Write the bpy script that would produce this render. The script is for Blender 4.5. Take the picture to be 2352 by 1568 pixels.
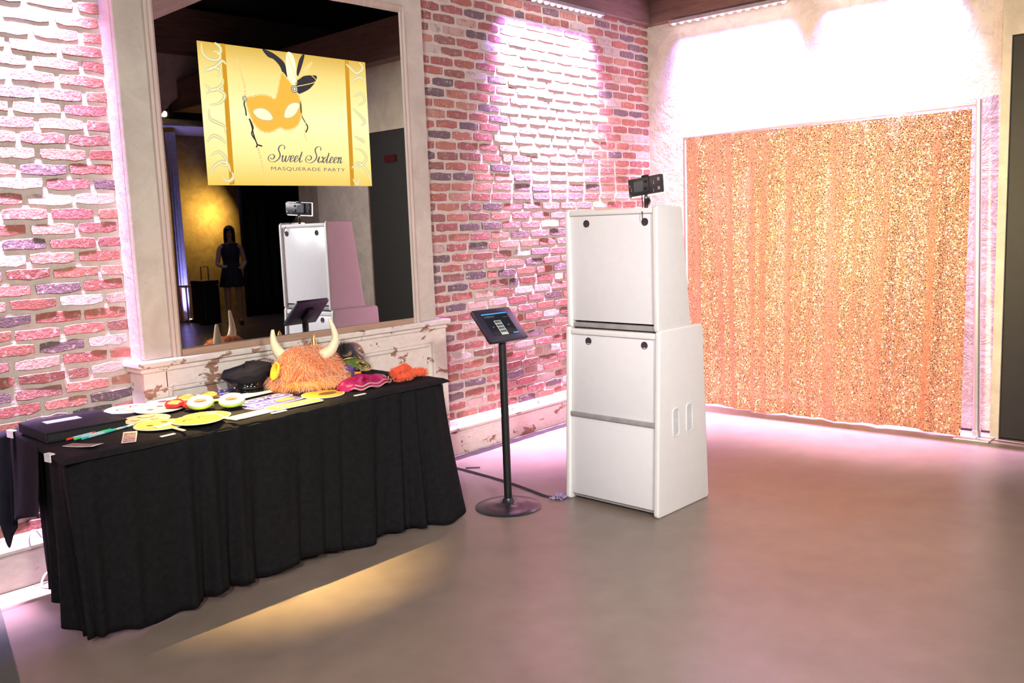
import bpy, bmesh, math, random
import numpy as np
from mathutils import Vector, Matrix
random.seed(7); rng = np.random.default_rng(7)
for o in list(bpy.data.objects): bpy.data.objects.remove(o)
SC = bpy.context.scene
COL = SC.collection
R = math.radians

# ------------------------------------------------------------------ camera
CAM_POS = Vector((-6.427, -4.157, 1.5))
def setup_camera():
    p, y, r = R(7.54), R(41.905), R(-2.13)
    fw = Vector((math.cos(y)*math.cos(p), math.sin(y)*math.cos(p), -math.sin(p)))
    rt = Vector((math.sin(y), -math.cos(y), 0)); up = rt.cross(fw)
    rt2 = rt*math.cos(r)+up*math.sin(r); up2 = up*math.cos(r)-rt*math.sin(r)
    m = Matrix((rt2, up2, -fw)).transposed().to_4x4(); m.translation = CAM_POS
    cd = bpy.data.cameras.new('camera'); cd.sensor_width = 36; cd.lens = 36*2060/2352; cd.clip_start = .05
    co = bpy.data.objects.new('camera', cd); COL.objects.link(co); co.matrix_world = m
    SC.camera = co
setup_camera()
vs = SC.view_settings
vs.view_transform = 'Standard'; vs.look = 'None'; vs.gamma = 1; vs.use_curve_mapping = False
vs.exposure = 0.3
w = bpy.data.worlds.new('world'); SC.world = w; w.use_nodes = True
w.node_tree.nodes['Background'].inputs[0].default_value = (.55, .5, .5, 1)
w.node_tree.nodes['Background'].inputs[1].default_value = .02
cy = SC.cycles
cy.max_bounces = 5; cy.diffuse_bounces = 3; cy.glossy_bounces = 3; cy.transmission_bounces = 2; cy.transparent_max_bounces = 4
cy.caustics_reflective = False; cy.caustics_refractive = False
cy.use_adaptive_sampling = True; cy.adaptive_threshold = .09; cy.adaptive_min_samples = 16
cy.sample_clamp_indirect = 5

def area(name, loc, target, sx, sy, power, col, spread=180, xdir=None):
    l = bpy.data.lights.new(name, 'AREA'); l.shape = 'RECTANGLE'; l.size = sx; l.size_y = sy
    l.energy = power; l.color = col; l.spread = R(spread)
    o = bpy.data.objects.new(name, l); COL.objects.link(o)
    d = (Vector(target)-Vector(loc)).normalized(); zz = -d
    xx = Vector(xdir or (1, 0, 0)); xx = (xx - zz*xx.dot(zz)).normalized(); yy = zz.cross(xx)
    m = Matrix((xx, yy, zz)).transposed().to_4x4(); m.translation = Vector(loc); o.matrix_world = m
    return o
PINK, VIOLET, WHITE = (1, .42, .86), (.38, .24, 1), (1, .80, .97)
# wall washers (LED bars hung along the beams): pink-white core, wider violet channel
def washer(name, p0, p1, tgt, power, spread=56):
    a, b = Vector(p0), Vector(p1); c = (a+b)/2; L = (b-a).length; d = (b-a).normalized()
    area(name+'_pink', c, c+Vector(tgt), L, .03, power, PINK, spread, d)
    area(name+'_white', c+d*.03, c+d*.03+Vector(tgt), L*.92, .02, power*.5, WHITE, spread*1.1, d)
    area(name+'_violet', c-d*.02, c-d*.02+Vector(tgt), L*1.08, .03, power*.36, VIOLET, min(72, spread*1.35), d)
washer('washer_brick_right', (-1.74, -.105, 2.985), (-.82, -.105, 2.985), (0, .12, -1), 92, 54)
washer('washer_stucco_a', (-.085, -.34, 2.985), (-.085, -1.20, 2.985), (.10, 0, -1), 52, 54)
washer('washer_stucco_b', (-.085, -1.54, 2.985), (-.085, -2.30, 2.985), (.10, 0, -1), 52, 54)
washer('washer_brick_left', (-5.75, -.105, 2.985), (-4.66, -.105, 2.985), (0, .20, -1), 66, 38)
# warm bar over the mirror, angled along the table
area('warm_bar', (-4.62, -.42, 2.98), (-4.30, -.84, 0), .40, .02, 10, (1, .68, .26), 25, (1, 0, 0))
# added soft fills without fixtures: behind the camera, then overhead for ambient
for i, (x, y, z, pw) in enumerate([(-7.9, -4.9, 2.9, 45), (-6.2, -6.6, 2.9, 34)]):
    area('camera_fill_%d' % i, (x, y, z), (-2.6, -1.2, .9), .35, .35, pw, (1, .95, .92), 80)
for i, (x, y, pw) in enumerate([(-4.7, -3.6, 22), (-1.6, -4.2, 20), (-7.2, -2.6, 14)]):
    area('ambient_fill_%d' % i, (x, y, 3.3), (x, y, 0), .3, .3, pw, (1, .82, .68), 150)

# ------------------------------------------------------------------ helpers
def root_matrix(o):
    m = Matrix.Identity(4)
    while o is not None:
        m = o.matrix_basis @ m; o = o.parent
    return m
class MB:
    def __init__(s): s.v = []; s.f = []
    def add(s, vs_, fs, M=None):
        n = len(s.v)
        s.v += [tuple(M @ Vector(p)) for p in vs_] if M is not None else [tuple(p) for p in vs_]
        s.f += [tuple(i+n for i in f) for f in fs]; return s
    def box(s, x0, x1, y0, y1, z0, z1, M=None):
        return s.add([(x, y, z) for x in (x0, x1) for y in (y0, y1) for z in (z0, z1)],
              [(0,1,3,2),(4,6,7,5),(0,4,5,1),(2,3,7,6),(0,2,6,4),(1,5,7,3)], M)
    def rbox(s, x0, x1, y0, y1, z0, z1, r=.005, seg=2, M=None):
        bm = bmesh.new(); bmesh.ops.create_cube(bm, size=1)
        for v in bm.verts: v.co = Vector((x0+(v.co.x+.5)*(x1-x0), y0+(v.co.y+.5)*(y1-y0), z0+(v.co.z+.5)*(z1-z0)))
        bmesh.ops.bevel(bm, geom=bm.edges[:], offset=r, segments=seg, profile=.5, affect='EDGES')
        bm.verts.index_update()
        s.add([v.co.copy() for v in bm.verts], [[v.index for v in f.verts] for f in bm.faces], M); bm.free(); return s
    def prism(s, poly, a, b, axes='xz', M=None):
        n = len(poly)
        def P(p, t):
            if axes == 'xz': return (p[0], t, p[1])
            if axes == 'yz': return (t, p[0], p[1])
            return (p[0], p[1], t)
        vs_ = [P(p, a) for p in poly]+[P(p, b) for p in poly]
        fs = [tuple(range(n)), tuple(range(2*n-1, n-1, -1))]+[(i, i+n, (i+1) % n+n, (i+1) % n) for i in range(n)]
        return s.add(vs_, fs, M)
    def tube(s, pts, r, n=8, M=None, cap=True):
        pts = [Vector(p) for p in pts]; k = len(pts)
        rs = r if isinstance(r, (list, tuple)) else [r]*k
        t0 = (pts[1]-pts[0]).normalized(); up = Vector((0, 0, 1)) if abs(t0.z) < .9 else Vector((1, 0, 0))
        nrm = t0.cross(up).normalized(); vs_ = []
        for i, p in enumerate(pts):
            t = (pts[min(i+1, k-1)]-pts[max(i-1, 0)]).normalized()
            nrm = (nrm-t*nrm.dot(t)).normalized(); bn = t.cross(nrm)
            for j in range(n):
                a = 2*math.pi*j/n; vs_.append(p+(nrm*math.cos(a)+bn*math.sin(a))*rs[i])
        fs = [(i*n+j, i*n+(j+1) % n, (i+1)*n+(j+1) % n, (i+1)*n+j) for i in range(k-1) for j in range(n)]
        if cap: fs += [tuple(range(n-1, -1, -1)), tuple((k-1)*n+j for j in range(n))]
        return s.add(vs_, fs, M)
    def lathe(s, prof, n=32, M=None, sx=1, sy=1):
        vs_ = []; k = len(prof)
        for (r, z) in prof:
            for j in range(n):
                a = 2*math.pi*j/n; vs_.append((r*math.cos(a)*sx, r*math.sin(a)*sy, z))
        fs = [(i*n+j, i*n+(j+1) % n, (i+1)*n+(j+1) % n, (i+1)*n+j) for i in range(k-1) for j in range(n)]
        if prof[0][0] > 1e-5: fs.append(tuple(range(n-1, -1, -1)))
        if prof[-1][0] > 1e-5: fs.append(tuple((k-1)*n+j for j in range(n)))
        return s.add(vs_, fs, M)
    def grid(s, fn, nu, nv, M=None):
        vs_ = [fn(i/(nu-1), j/(nv-1)) for i in range(nu) for j in range(nv)]
        fs = [(i*nv+j, (i+1)*nv+j, (i+1)*nv+j+1, i*nv+j+1) for i in range(nu-1) for j in range(nv-1)]
        return s.add(vs_, fs, M)
    def obj(s, name, mat, parent=None, smooth=False, origin=None, solid=None, fix=True):
        me = bpy.data.meshes.new(name)
        o = bpy.data.objects.new(name, me)
        if parent is not None:
            mi = root_matrix(parent).inverted()
            vs_ = [mi @ Vector(p) for p in s.v]
            o.parent = parent
        elif origin is not None:
            og = Vector(origin); o.location = og; vs_ = [Vector(p)-og for p in s.v]
        else: vs_ = s.v
        me.from_pydata(vs_, [], s.f); me.update()
        if fix:
            bm = bmesh.new(); bm.from_mesh(me); bmesh.ops.recalc_face_normals(bm, faces=bm.faces[:]); bm.to_mesh(me); bm.free()
        if mat is not None: me.materials.append(mat)
        if smooth:
            me.polygons.foreach_set('use_smooth', [True]*len(me.polygons))
            if smooth != 'all' and hasattr(me, 'set_sharp_from_angle'): me.set_sharp_from_angle(angle=R(42))
        COL.objects.link(o)
        if solid:
            md = o.modifiers.new('thickness', 'SOLIDIFY'); md.thickness = solid; md.offset = 0
        return o
def tag(o, label=None, cat=None, group=None, kind=None):
    if label: o['label'] = label
    if cat: o['category'] = cat
    if group: o['group'] = group
    if kind: o['kind'] = kind
    return o
def thing(name, label, cat, loc=(0, 0, 0), rotz=0, group=None, rot=None):
    o = bpy.data.objects.new(name, None); o.empty_display_size = .05; COL.objects.link(o)
    o.location = loc; o.rotation_euler = rot or (0, 0, rotz)
    return tag(o, label, cat, group)
def T(x=0, y=0, z=0, rz=0, rx=0, ry=0, s=1):
    return Matrix.Translation((x, y, z)) @ Matrix.Rotation(rz, 4, 'Z') @ Matrix.Rotation(ry, 4, 'Y') @ Matrix.Rotation(rx, 4, 'X') @ Matrix.Scale(s, 4)
def spline(pts, per=8):
    pts = [Vector(p) for p in pts]; out = []
    for i in range(len(pts)-1):
        p0 = pts[max(i-1, 0)]; p1 = pts[i]; p2 = pts[i+1]; p3 = pts[min(i+2, len(pts)-1)]
        for k in range(per):
            t = k/per
            out.append(.5*((2*p1)+(p2-p0)*t+(2*p0-5*p1+4*p2-p3)*t*t+(3*p1-p0-3*p2+p3)*t**3))
    out.append(pts[-1]); return out
def rrect(w_, h_, r, n=4, cx=0, cy=0):
    out = []
    for (sx, sy, a0) in ((1, 1, 0), (-1, 1, 90), (-1, -1, 180), (1, -1, 270)):
        for k in range(n+1):
            a = R(a0+90*k/n); out.append((cx+sx*(w_/2-r)+r*math.cos(a), cy+sy*(h_/2-r)+r*math.sin(a)))
    return out

# ------------------------------------------------------------------ materials
def new_mat(name):
    m = bpy.data.materials.new(name); m.use_nodes = True
    nt = m.node_tree; return m, nt, nt.nodes['Principled BSDF']
def lk(nt, a, b): nt.links.new(a, b)
def coords(nt, kind='Object', scale=(1, 1, 1)):
    tc = nt.nodes.new('ShaderNodeTexCoord'); mp = nt.nodes.new('ShaderNodeMapping'); mp.inputs['Scale'].default_value = scale
    lk(nt, tc.outputs[kind], mp.inputs[0]); return mp.outputs[0]
def noise(nt, vec, scale=5, detail=4, rough=.55, dist=0):
    n = nt.nodes.new('ShaderNodeTexNoise'); n.inputs['Scale'].default_value = scale; n.inputs['Detail'].default_value = detail
    n.inputs['Roughness'].default_value = rough; n.inputs['Distortion'].default_value = dist
    if vec is not None: lk(nt, vec, n.inputs['Vector'])
    return n.outputs['Fac']
def ramp(nt, fac, stops, interp='LINEAR'):
    r = nt.nodes.new('ShaderNodeValToRGB'); r.color_ramp.interpolation = interp
    while len(r.color_ramp.elements) < len(stops): r.color_ramp.elements.new(.5)
    for e, (p, c) in zip(r.color_ramp.elements, stops): e.position = p; e.color = (*c, 1) if len(c) == 3 else c
    lk(nt, fac, r.inputs[0]); return r.outputs[0]
def mixc(nt, fac, a, b):
    m = nt.nodes.new('ShaderNodeMix'); m.data_type = 'RGBA'
    for s_, val in ((m.inputs[0], fac), (m.inputs[6], a), (m.inputs[7], b)):
        if isinstance(val, (int, float)): s_.default_value = val
        elif isinstance(val, tuple): s_.default_value = (*val, 1)
        else: lk(nt, val, s_)
    return m.outputs[2]
def bump(nt, fac, strength, dist=.01):
    b = nt.nodes.new('ShaderNodeBump'); b.inputs['Strength'].default_value = strength; b.inputs['Distance'].default_value = dist
    lk(nt, fac, b.inputs['Height']); return b.outputs[0]
def S(name, col, rough=.5, metal=0, var=.12, scale=18, bmp=0, bscale=80, bdist=.004, coat=0, sheen=0, spec=None, stretch=(1, 1, 1)):
    m, nt, p = new_mat(name); vec = coords(nt, scale=stretch)
    f = noise(nt, vec, scale)
    c0 = tuple(max(0, c*(1-var)) for c in col); c1 = tuple(min(1, c*(1+var)) for c in col)
    lk(nt, ramp(nt, f, [(.3, c0), (.7, c1)]), p.inputs['Base Color'])
    p.inputs['Roughness'].default_value = rough; p.inputs['Metallic'].default_value = metal
    if spec is not None: p.inputs['Specular IOR Level'].default_value = spec
    if coat: p.inputs['Coat Weight'].default_value = coat
    if sheen: p.inputs['Sheen Weight'].default_value = sheen
    if bmp: lk(nt, bump(nt, noise(nt, vec, bscale), bmp, bdist), p.inputs['Normal'])
    return m
def EM(name, col, strength=1, gloss=0, var=0):
    m, nt, p = new_mat(name); vec = coords(nt); f = noise(nt, vec, 25)
    c0 = tuple(c*(1-var) for c in col)
    c = ramp(nt, f, [(.35, c0), (.65, col)])
    p.inputs['Base Color'].default_value = (.01, .01, .01, 1); p.inputs['Roughness'].default_value = .05 if gloss else .6
    p.inputs['Specular IOR Level'].default_value = gloss
    lk(nt, c, p.inputs['Emission Color']); p.inputs['Emission Strength'].default_value = strength
    m.cycles.emission_sampling = 'NONE'
    return m
def brick_mat(name, island):
    m, nt, p = new_mat(name)
    if island: rnd = nt.nodes.new('ShaderNodeNewGeometry').outputs['Random Per Island']
    else: rnd = nt.nodes.new('ShaderNodeObjectInfo').outputs['Random']
    tc = nt.nodes.new('ShaderNodeTexCoord'); geo = nt.nodes.new('ShaderNodeNewGeometry')
    pos = geo.outputs['Position']
    base = ramp(nt, rnd, [(0, (.30, .085, .06)), (.16, (.38, .12, .08)), (.30, (.25, .10, .075)), (.42, (.42, .16, .10)), (.55, (.34, .10, .09)),
                          (.66, (.10, .075, .085)), (.74, (.46, .22, .15)), (.82, (.13, .09, .10)), (.88, (.52, .36, .29)), (.94, (.58, .50, .45))], 'CONSTANT')
    f1 = noise(nt, pos, 22, 4, .65)
    dark = mixc(nt, .55, base, (.10, .06, .055))
    c = mixc(nt, ramp(nt, f1, [(.52, (0, 0, 0)), (.66, (1, 1, 1))]), base, dark)
    f2 = noise(nt, pos, 34, 4, .7)
    c = mixc(nt, ramp(nt, f2, [(.55, (0, 0, 0)), (.68, (.75, .75, .75))]), c, (.60, .50, .44))
    c = mixc(nt, .14, c, (.45, .37, .34)); lk(nt, c, p.inputs['Base Color']); p.inputs['Roughness'].default_value = .9
    p.inputs['Specular IOR Level'].default_value = .2
    lk(nt, bump(nt, noise(nt, pos, 60, 4, .7), .8, .007), p.inputs['Normal'])
    return m
def mortar_mat():
    m, nt, p = new_mat('mortar'); pos = nt.nodes.new('ShaderNodeNewGeometry').outputs['Position']
    lk(nt, ramp(nt, noise(nt, pos, 14, 4, .7), [(.3, (.56, .49, .42)), (.7, (.70, .64, .57))]), p.inputs['Base Color'])
    p.inputs['Roughness'].default_value = .95
    lk(nt, bump(nt, noise(nt, pos, 48, 4, .72), .9, .010), p.inputs['Normal']); return m
def plaster(name, a, b, bs=.5, sc=6, stain=True):
    m, nt, p = new_mat(name); pos = nt.nodes.new('ShaderNodeNewGeometry').outputs['Position']
    c = ramp(nt, noise(nt, pos, sc, 4, .65, .6), [(.32, a), (.62, b)])
    if stain:
        c = mixc(nt, ramp(nt, noise(nt, pos, 9, 3, .6, 1.5), [(.63, (0, 0, 0)), (.72, (.35, .35, .35))]), c, tuple(x*.72 for x in a))
    lk(nt, c, p.inputs['Base Color']); p.inputs['Roughness'].default_value = .85
    h1 = noise(nt, pos, 5, 5, .62, 1.2); h2 = ramp(nt, noise(nt, pos, 3.2, 5, .7, 2.2), [(.44, (0, 0, 0)), (.58, (1, 1, 1))])
    ad = nt.nodes.new('ShaderNodeMath'); ad.operation = 'MULTIPLY_ADD'; lk(nt, h2, ad.inputs[0]); ad.inputs[1].default_value = .22; lk(nt, h1, ad.inputs[2])
    lk(nt, bump(nt, ad.outputs[0], bs, .02), p.inputs['Normal']); return m
def chipped(name):
    m, nt, p = new_mat(name); pos = nt.nodes.new('ShaderNodeNewGeometry').outputs['Position']
    mp = nt.nodes.new('ShaderNodeMapping'); mp.inputs['Scale'].default_value = (.75, 1, 1.3); lk(nt, pos, mp.inputs[0])
    paint = ramp(nt, noise(nt, mp.outputs[0], 30, 4), [(.3, (.70, .64, .55)), (.7, (.80, .75, .67))])
    f = noise(nt, mp.outputs[0], 7.5, 8, .66, .35)
    wood = ramp(nt, noise(nt, mp.outputs[0], 40, 4), [(.3, (.26, .14, .09)), (.7, (.36, .21, .13))])
    k = ramp(nt, f, [(.592, (0, 0, 0)), (.601, (1, 1, 1))])
    lk(nt, mixc(nt, k, paint, wood), p.inputs['Base Color']); p.inputs['Roughness'].default_value = .55
    inv = nt.nodes.new('ShaderNodeMath'); inv.operation = 'SUBTRACT'; inv.inputs[0].default_value = 1; lk(nt, k, inv.inputs[1])
    lk(nt, bump(nt, inv.outputs[0], .5, .004), p.inputs['Normal']); return m
def wood_mat(name, a, b, rough=.6, axis=(1, 12, 12)):
    m, nt, p = new_mat(name); pos = nt.nodes.new('ShaderNodeNewGeometry').outputs['Position']
    mp = nt.nodes.new('ShaderNodeMapping'); mp.inputs['Scale'].default_value = axis; lk(nt, pos, mp.inputs[0])
    f = noise(nt, mp.outputs[0], 3, 8, .65, .8)
    lk(nt, ramp(nt, f, [(.3, a), (.68, b)]), p.inputs['Base Color']); p.inputs['Roughness'].default_value = rough
    lk(nt, bump(nt, f, .3, .01), p.inputs['Normal']); return m
def floor_mat():
    m, nt, p = new_mat('polished_concrete'); pos = nt.nodes.new('ShaderNodeNewGeometry').outputs['Position']
    a = noise(nt, pos, 1.1, 5, .55); b = noise(nt, pos, 7, 4, .55)
    c = mixc(nt, .35, ramp(nt, a, [(.3, (.18, .143, .118)), (.7, (.27, .218, .18))]), ramp(nt, b, [(.3, (.175, .14, .115)), (.7, (.28, .228, .19))]))
    lk(nt, c, p.inputs['Base Color'])
    lk(nt, ramp(nt, noise(nt, pos, 2.3, 3, .5), [(.3, (.30,)*3), (.7, (.40,)*3)]), p.inputs['Roughness'])
    p.inputs['Specular IOR Level'].default_value = .55
    return m
M = {}
M['brick'] = brick_mat('brick', False); M['brick_far'] = brick_mat('brick_far', True); M['mortar'] = mortar_mat()
M['stucco'] = plaster('stucco', (.52, .47, .44), (.66, .61, .57), .75)
M['plaster'] = plaster('frame_plaster', (.50, .45, .38), (.62, .57, .49), .25, 5)
M['greywall'] = plaster('grey_plaster', (.40, .37, .35), (.52, .48, .46), .3)
M['chip'] = chipped('chipped_paint')
M['moulding'] = wood_mat('moulding_wood', (.47, .38, .31), (.60, .50, .43), .5, (12, 12, 1))
M['ledge'] = wood_mat('ledge_wood', (.34, .22, .15), (.46, .31, .22), .5)
M['fascia'] = wood_mat('fascia_wood', (.12, .075, .06), (.22, .14, .11), .6)
M['fascia_y'] = wood_mat('fascia_wood_side', (.12, .075, .06), (.22, .14, .11), .6, (12, 1, 12))
M['greybeam'] = wood_mat('weathered_beam', (.46, .41, .35), (.70, .64, .56), .7, (12, 1, 12))
M['floor'] = floor_mat()
M['ceiling'] = S('dark_ceiling', (.035, .033, .033), .9)
M['black'] = S('black_metal', (.009, .009, .010), .42, var=.2, bmp=.1)
M['blackdoor'] = S('black_panel', (.012, .0125, .013), .6, var=.15)
M['cloth'] = S('black_cloth', (.008, .008, .009), .9, var=.25, scale=40, bmp=.3, bscale=400, bdist=.001, spec=.15)
M['white'] = S('white_plastic', (.80, .79, .78), .38, var=.02, bmp=.04, bscale=300)
M['whitepanel'] = S('white_panel', (.78, .78, .80), .30, var=.015)
M['greytrim'] = S('grey_trim', (.34, .32, .32), .5)
M['hole'] = S('dark_hole', (.05, .03, .04), .8)
M['chrome'] = S('chrome', (.75, .74, .76), .22, 1, var=.05)
M['alu'] = S('satin_aluminium', (.72, .71, .72), .35, .85, var=.04)
M['silver'] = S('silver', (.85, .85, .9), .2, 1)
M['gold'] = S('gold', (.95, .65, .22), .25, 1, var=.1)
# ------------------------------------------------------------------ the setting
def struct(o): o['kind'] = 'structure'; return o
struct(MB().box(-9, 7, -14, .3, -.12, 0).obj('floor', M['floor']))
struct(MB().box(-9, 7, -14, .3, 4.6, 4.7).obj('ceiling', M['ceiling']))
# brick wall left of the mirror bay (front) and right of it (rear)
def brick_mesh(k):
    rg = random.Random(100+k); L, Hh, D = 1.0, .0475, .05
    poly = []
    n = [(-.5, -.5), (-.25, -.5), (0, -.5), (.25, -.5), (.5, -.5), (.5, 0), (.5, .5), (.25, .5), (0, .5), (-.25, .5), (-.5, .5), (-.5, 0)]
    for (a, b) in n:
        corner = abs(a) == .5 and abs(b) == .5
        ax = a*L*(.975 if corner else 1)+rg.uniform(-.012, .012)*L; bz = b*Hh*(.86 if corner else 1)+rg.uniform(-.0045, .0035)
        poly.append((ax, bz))
    tx, tz = rg.uniform(-.0022, .0022), rg.uniform(-.03, .03)
    pl_ = lambda x, z: tx*x+tz*z
    vs_ = [(x, .05, z) for x, z in poly]+[(x, .0022, z) for x, z in poly]
    vs_ += [(x*.978, pl_(x, z)-.0006, z*.88) for x, z in poly]+[(0, -.0006, 0)]
    fs = []
    for i in range(12):
        j = (i+1) % 12
        fs += [(i, j, 12+j, 12+i), (12+i, 12+j, 24+j, 24+i), (24+i, 24+j, 36)]
    return vs_, fs
NV = 14
BV = [brick_mesh(k) for k in range(NV)]
BMESH = []
for k in range(NV):
    me = bpy.data.meshes.new('brick'); me.from_pydata(BV[k][0], [], BV[k][1]); me.update(); me.materials.append(M['brick'])
    bm = bmesh.new(); bm.from_mesh(me); bmesh.ops.recalc_face_normals(bm, faces=bm.faces[:]); bm.to_mesh(me); bm.free()
    me.polygons.foreach_set('use_smooth', [False]*len(me.polygons))
    BMESH.append(me)
def brick_wall(name, x0, x1, z0, z1, near, limit=300):
    par = struct(MB().box(x0, x1, .0022, .16, 0, 3.6).obj(name, M['mortar']))
    rg = random.Random(name); lst = []
    zc = z0+.0325; row = 0
    while zc < z1:
        x = x1-.006-(.0 if row % 2 else .1)
        if row % 2 == 0: lst.append((x1-.055, zc, .088, rg.randrange(NV), rg.uniform(-.004, 0)))
        while x > x0:
            L = rg.choice([.188, .182, .194, .178, .198, .19, .09 if rg.random() < .25 else .186])
            Lc = min(L, x-x0)
            if Lc > .03: lst.append((x-Lc/2, zc+rg.uniform(-.003, .003), Lc, rg.randrange(NV), rg.uniform(-.0045, .0005)))
            x -= L+.016+rg.uniform(-.003, .005)
        zc += .0648; row += 1
    lst.sort(key=lambda b: near(b[0], b[1]))
    n = 0; far = MB()
    for (bx, bz, L, k, dy) in lst:
        if n < limit:
            o = bpy.data.objects.new('brick', BMESH[k]); o.parent = par; o.location = (bx, dy, bz); o.scale = (L, 1, 1)
            o.rotation_euler = (0, rg.uniform(-.012, .012)*min(1, .2/L), 0); COL.objects.link(o); n += 1
        else:
            far.add([(bx+v[0]*L, v[1]+dy, bz+v[2]) for v in BV[k][0]], BV[k][1])
    if far.v:
        o = far.obj('brick_courses', M['brick_far'], par, False); o['kind'] = 'stuff'
    return par
def vis_left(x, z): return abs(x+4.85)+ (0 if .2 < z < 2.95 else 5)
def vis_right(x, z): return math.hypot(x+2.6, 0)*1+(0 if z < 2.9 else 5)
brick_wall('wall_left_front', -7.6, -4.40, .22, 3.3, vis_left, 240)
brick_wall('wall_left_rear', -2.75, 0, .22, 3.3, vis_right, 300)
struct(MB().box(-4.5, -2.7, .012, .16, 0, 3.6).obj('wall_left_bay', M['mortar']))
# stucco back wall
struct(MB().box(0, .16, -2.75, .16, 0, 3.6).obj('wall_back', M['stucco']))
struct(MB().box(-.006, 0, -2.66, 0, 0, .014).obj('base_gap_line', M['hole']))  # dark strip painted in for the gap along the wall foot, no baseboard
# wall with the dark doorway right of the backdrop
DW = struct(MB().box(-.148, .3, -2.705, -2.655, 0, 3.3).obj('wall_right', M['plaster']))
MB().box(-.148, .3, -4.06, -2.705, 2.52, 3.3).obj('header', M['plaster'], DW)
MB().box(-.148, .3, -5.03, -4.06, 0, 3.3).obj('pier', M['greywall'], DW)
MB().box(.16, .5, -5.9, -5.03, 0, 3.3).obj('pier_return', M['greywall'], DW)
D1 = struct(MB().rbox(-.135, -.095, -4.055, -2.708, .008, 2.515, .004).obj('door_1', M['blackdoor']))
MB().rbox(-.15, -.145, -4.64, -4.56, 1.99, 2.10, .002).obj('switch_plate', M['white'], DW)
# baseboards along the brick wall
prof = [(-.0, 0), (-.034, 0), (-.034, .135), (-.040, .140), (-.040, .150), (-.030, .153), (-.030, .158), (-.046, .163), (-.048, .178), (-.030, .190), (-.022, .194), (-.016, .225), (-.006, .232), (0, .232)]
def baseboard(name, x0, x1):
    return struct(MB().prism([(p[0]+.005, p[1]) for p in prof], x0, x1, 'yz').obj(name, M['chip']))
baseboard('baseboard_rear', -2.60, -.002); baseboard('baseboard_front', -7.6, -4.53)
# beams along the ceiling line
def beam(name, x0, x1, y0, y1, z0, z1, m): return struct(MB().rbox(x0, x1, y0, y1, z0, z1, .006).obj(name, m))
beam('beam_left', -7.6, -.062, -.062, 0, 3.03, 3.6, M['fascia'])
beam('beam_back', -.062, 0, -2.66, 0, 3.03, 3.6, M['fascia_y'])
beam('beam_cross', -3.48, -3.2, -9, -.065, 3.03, 3.34, M['greybeam'])
beam('beam_door', -.30, .3, -8.2, -2.665, 3.2, 3.6, M['fascia_y'])
# mirror bay: projecting plaster frame, wainscot below
BX0, BX1, BY = -4.50, -2.632, -.13
bay = struct(MB().box(BX0, BX1, -.10, .012, .90, 3.03).obj('mirror_bay', M['plaster']))
IX0, IX1, IZ0, IZ1 = -4.31, -2.832, .955, 2.715
MB().rbox(BX0, IX0-.05, BY, -.10, .925, 3.03, .006).obj('frame_stile', M['plaster'], bay)
MB().rbox(IX1+.05, BX1, BY, -.10, .925, 3.03, .006).obj('frame_stile', M['plaster'], bay)
MB().rbox(IX0-.05, IX1+.05, BY, -.10, IZ1+.05, 3.03, .004).obj('frame_rail', M['plaster'], bay)
mp_ = [(0, 0), (0, -.016), (.012, -.02), (.022, -.012), (.036, -.016), (.05, -.004), (.05, 0.02), (0, .02)]
def mould(xa, dirx):
    return [(xa+dirx*p[0], BY+p[1]) for p in mp_]
MB().prism(mould(IX0-.052, 1), .925, IZ1+.05, 'xy').obj('moulding', M['moulding'], bay)
MB().prism(mould(IX1+.052, -1), .925, IZ1+.05, 'xy').obj('moulding', M['moulding'], bay)
MB().prism([(BY+p[1], IZ1+.052-p[0]) for p in mp_], IX0-.05, IX1+.05, 'yz').obj('moulding', M['moulding'], bay)
MB().rbox(IX0-.004, IX1+.004, -.145, -.10, .925, .957, .003).obj('mirror_ledge', M['ledge'], bay)
# wainscot
wz = struct(MB().box(BX0-.012, -2.575, -.128, 0, 0, .885).obj('wainscot', M['chip']))
MB().rbox(BX0-.045, -2.545, -.172, .0, .893, .925, .008, 3).obj('sill', M['chip'], wz)
MB().rbox(BX0-.03, -2.56, -.156, .0, .868, .894, .008, 3).obj('sill_moulding', M['chip'], wz)
MB().rbox(BX0-.016, BX0+.10, -.146, -.12, 0, .868, .003).obj('stile', M['chip'], wz)
MB().rbox(-2.685, -2.57, -.146, -.12, 0, .868, .003).obj('stile', M['chip'], wz)
MB().rbox(BX0+.09, -2.68, -.146, -.12, .788, .868, .003).obj('rail', M['chip'], wz)
MB().rbox(BX0+.09, -2.68, -.146, -.12, 0, .20, .003).obj('rail', M['chip'], wz)
for (a, b, c_, d) in ((BX0+.1, -2.685, .765, .79), (BX0+.1, -2.685, .195, .22)):
    MB().rbox(a, b, -.141, -.12, c_, d, .009, 3).obj('panel_moulding', M['chip'], wz)
for xa in (BX0+.10, -2.71):
    MB().rbox(xa, xa+.025, -.141, -.12, .2, .785, .009, 3).obj('panel_moulding', M['chip'], wz)
# mirror glass, turned by about one degree in its frame
def mirror_mat():
    m, nt, p = new_mat('mirror'); vec = coords(nt)
    lk(nt, ramp(nt, noise(nt, vec, 2, 3), [(.3, (.74, .77, .82)), (.7, (.77, .80, .85))]), p.inputs['Base Color'])
    p.inputs['Metallic'].default_value = 1; p.inputs['Roughness'].default_value = .012; return m
M['mirror'] = mirror_mat()
eps = -.02
mir = thing('wall_mirror', 'large dark mirror pane filling the plaster frame above the wainscot', 'mirror', (-3.571, -.128, .957), math.atan(eps))
L2 = (IX1-IX0)/2+.004
g = MB().box(-L2, L2, 0, .004, 0, IZ1-.957+.004); o = g.obj('glass', M['mirror']); o.parent = mir
o = MB().box(-L2, L2, .0045, .010, 0, IZ1-.957+.004).obj('backing', M['black']); o.parent = mir

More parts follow.
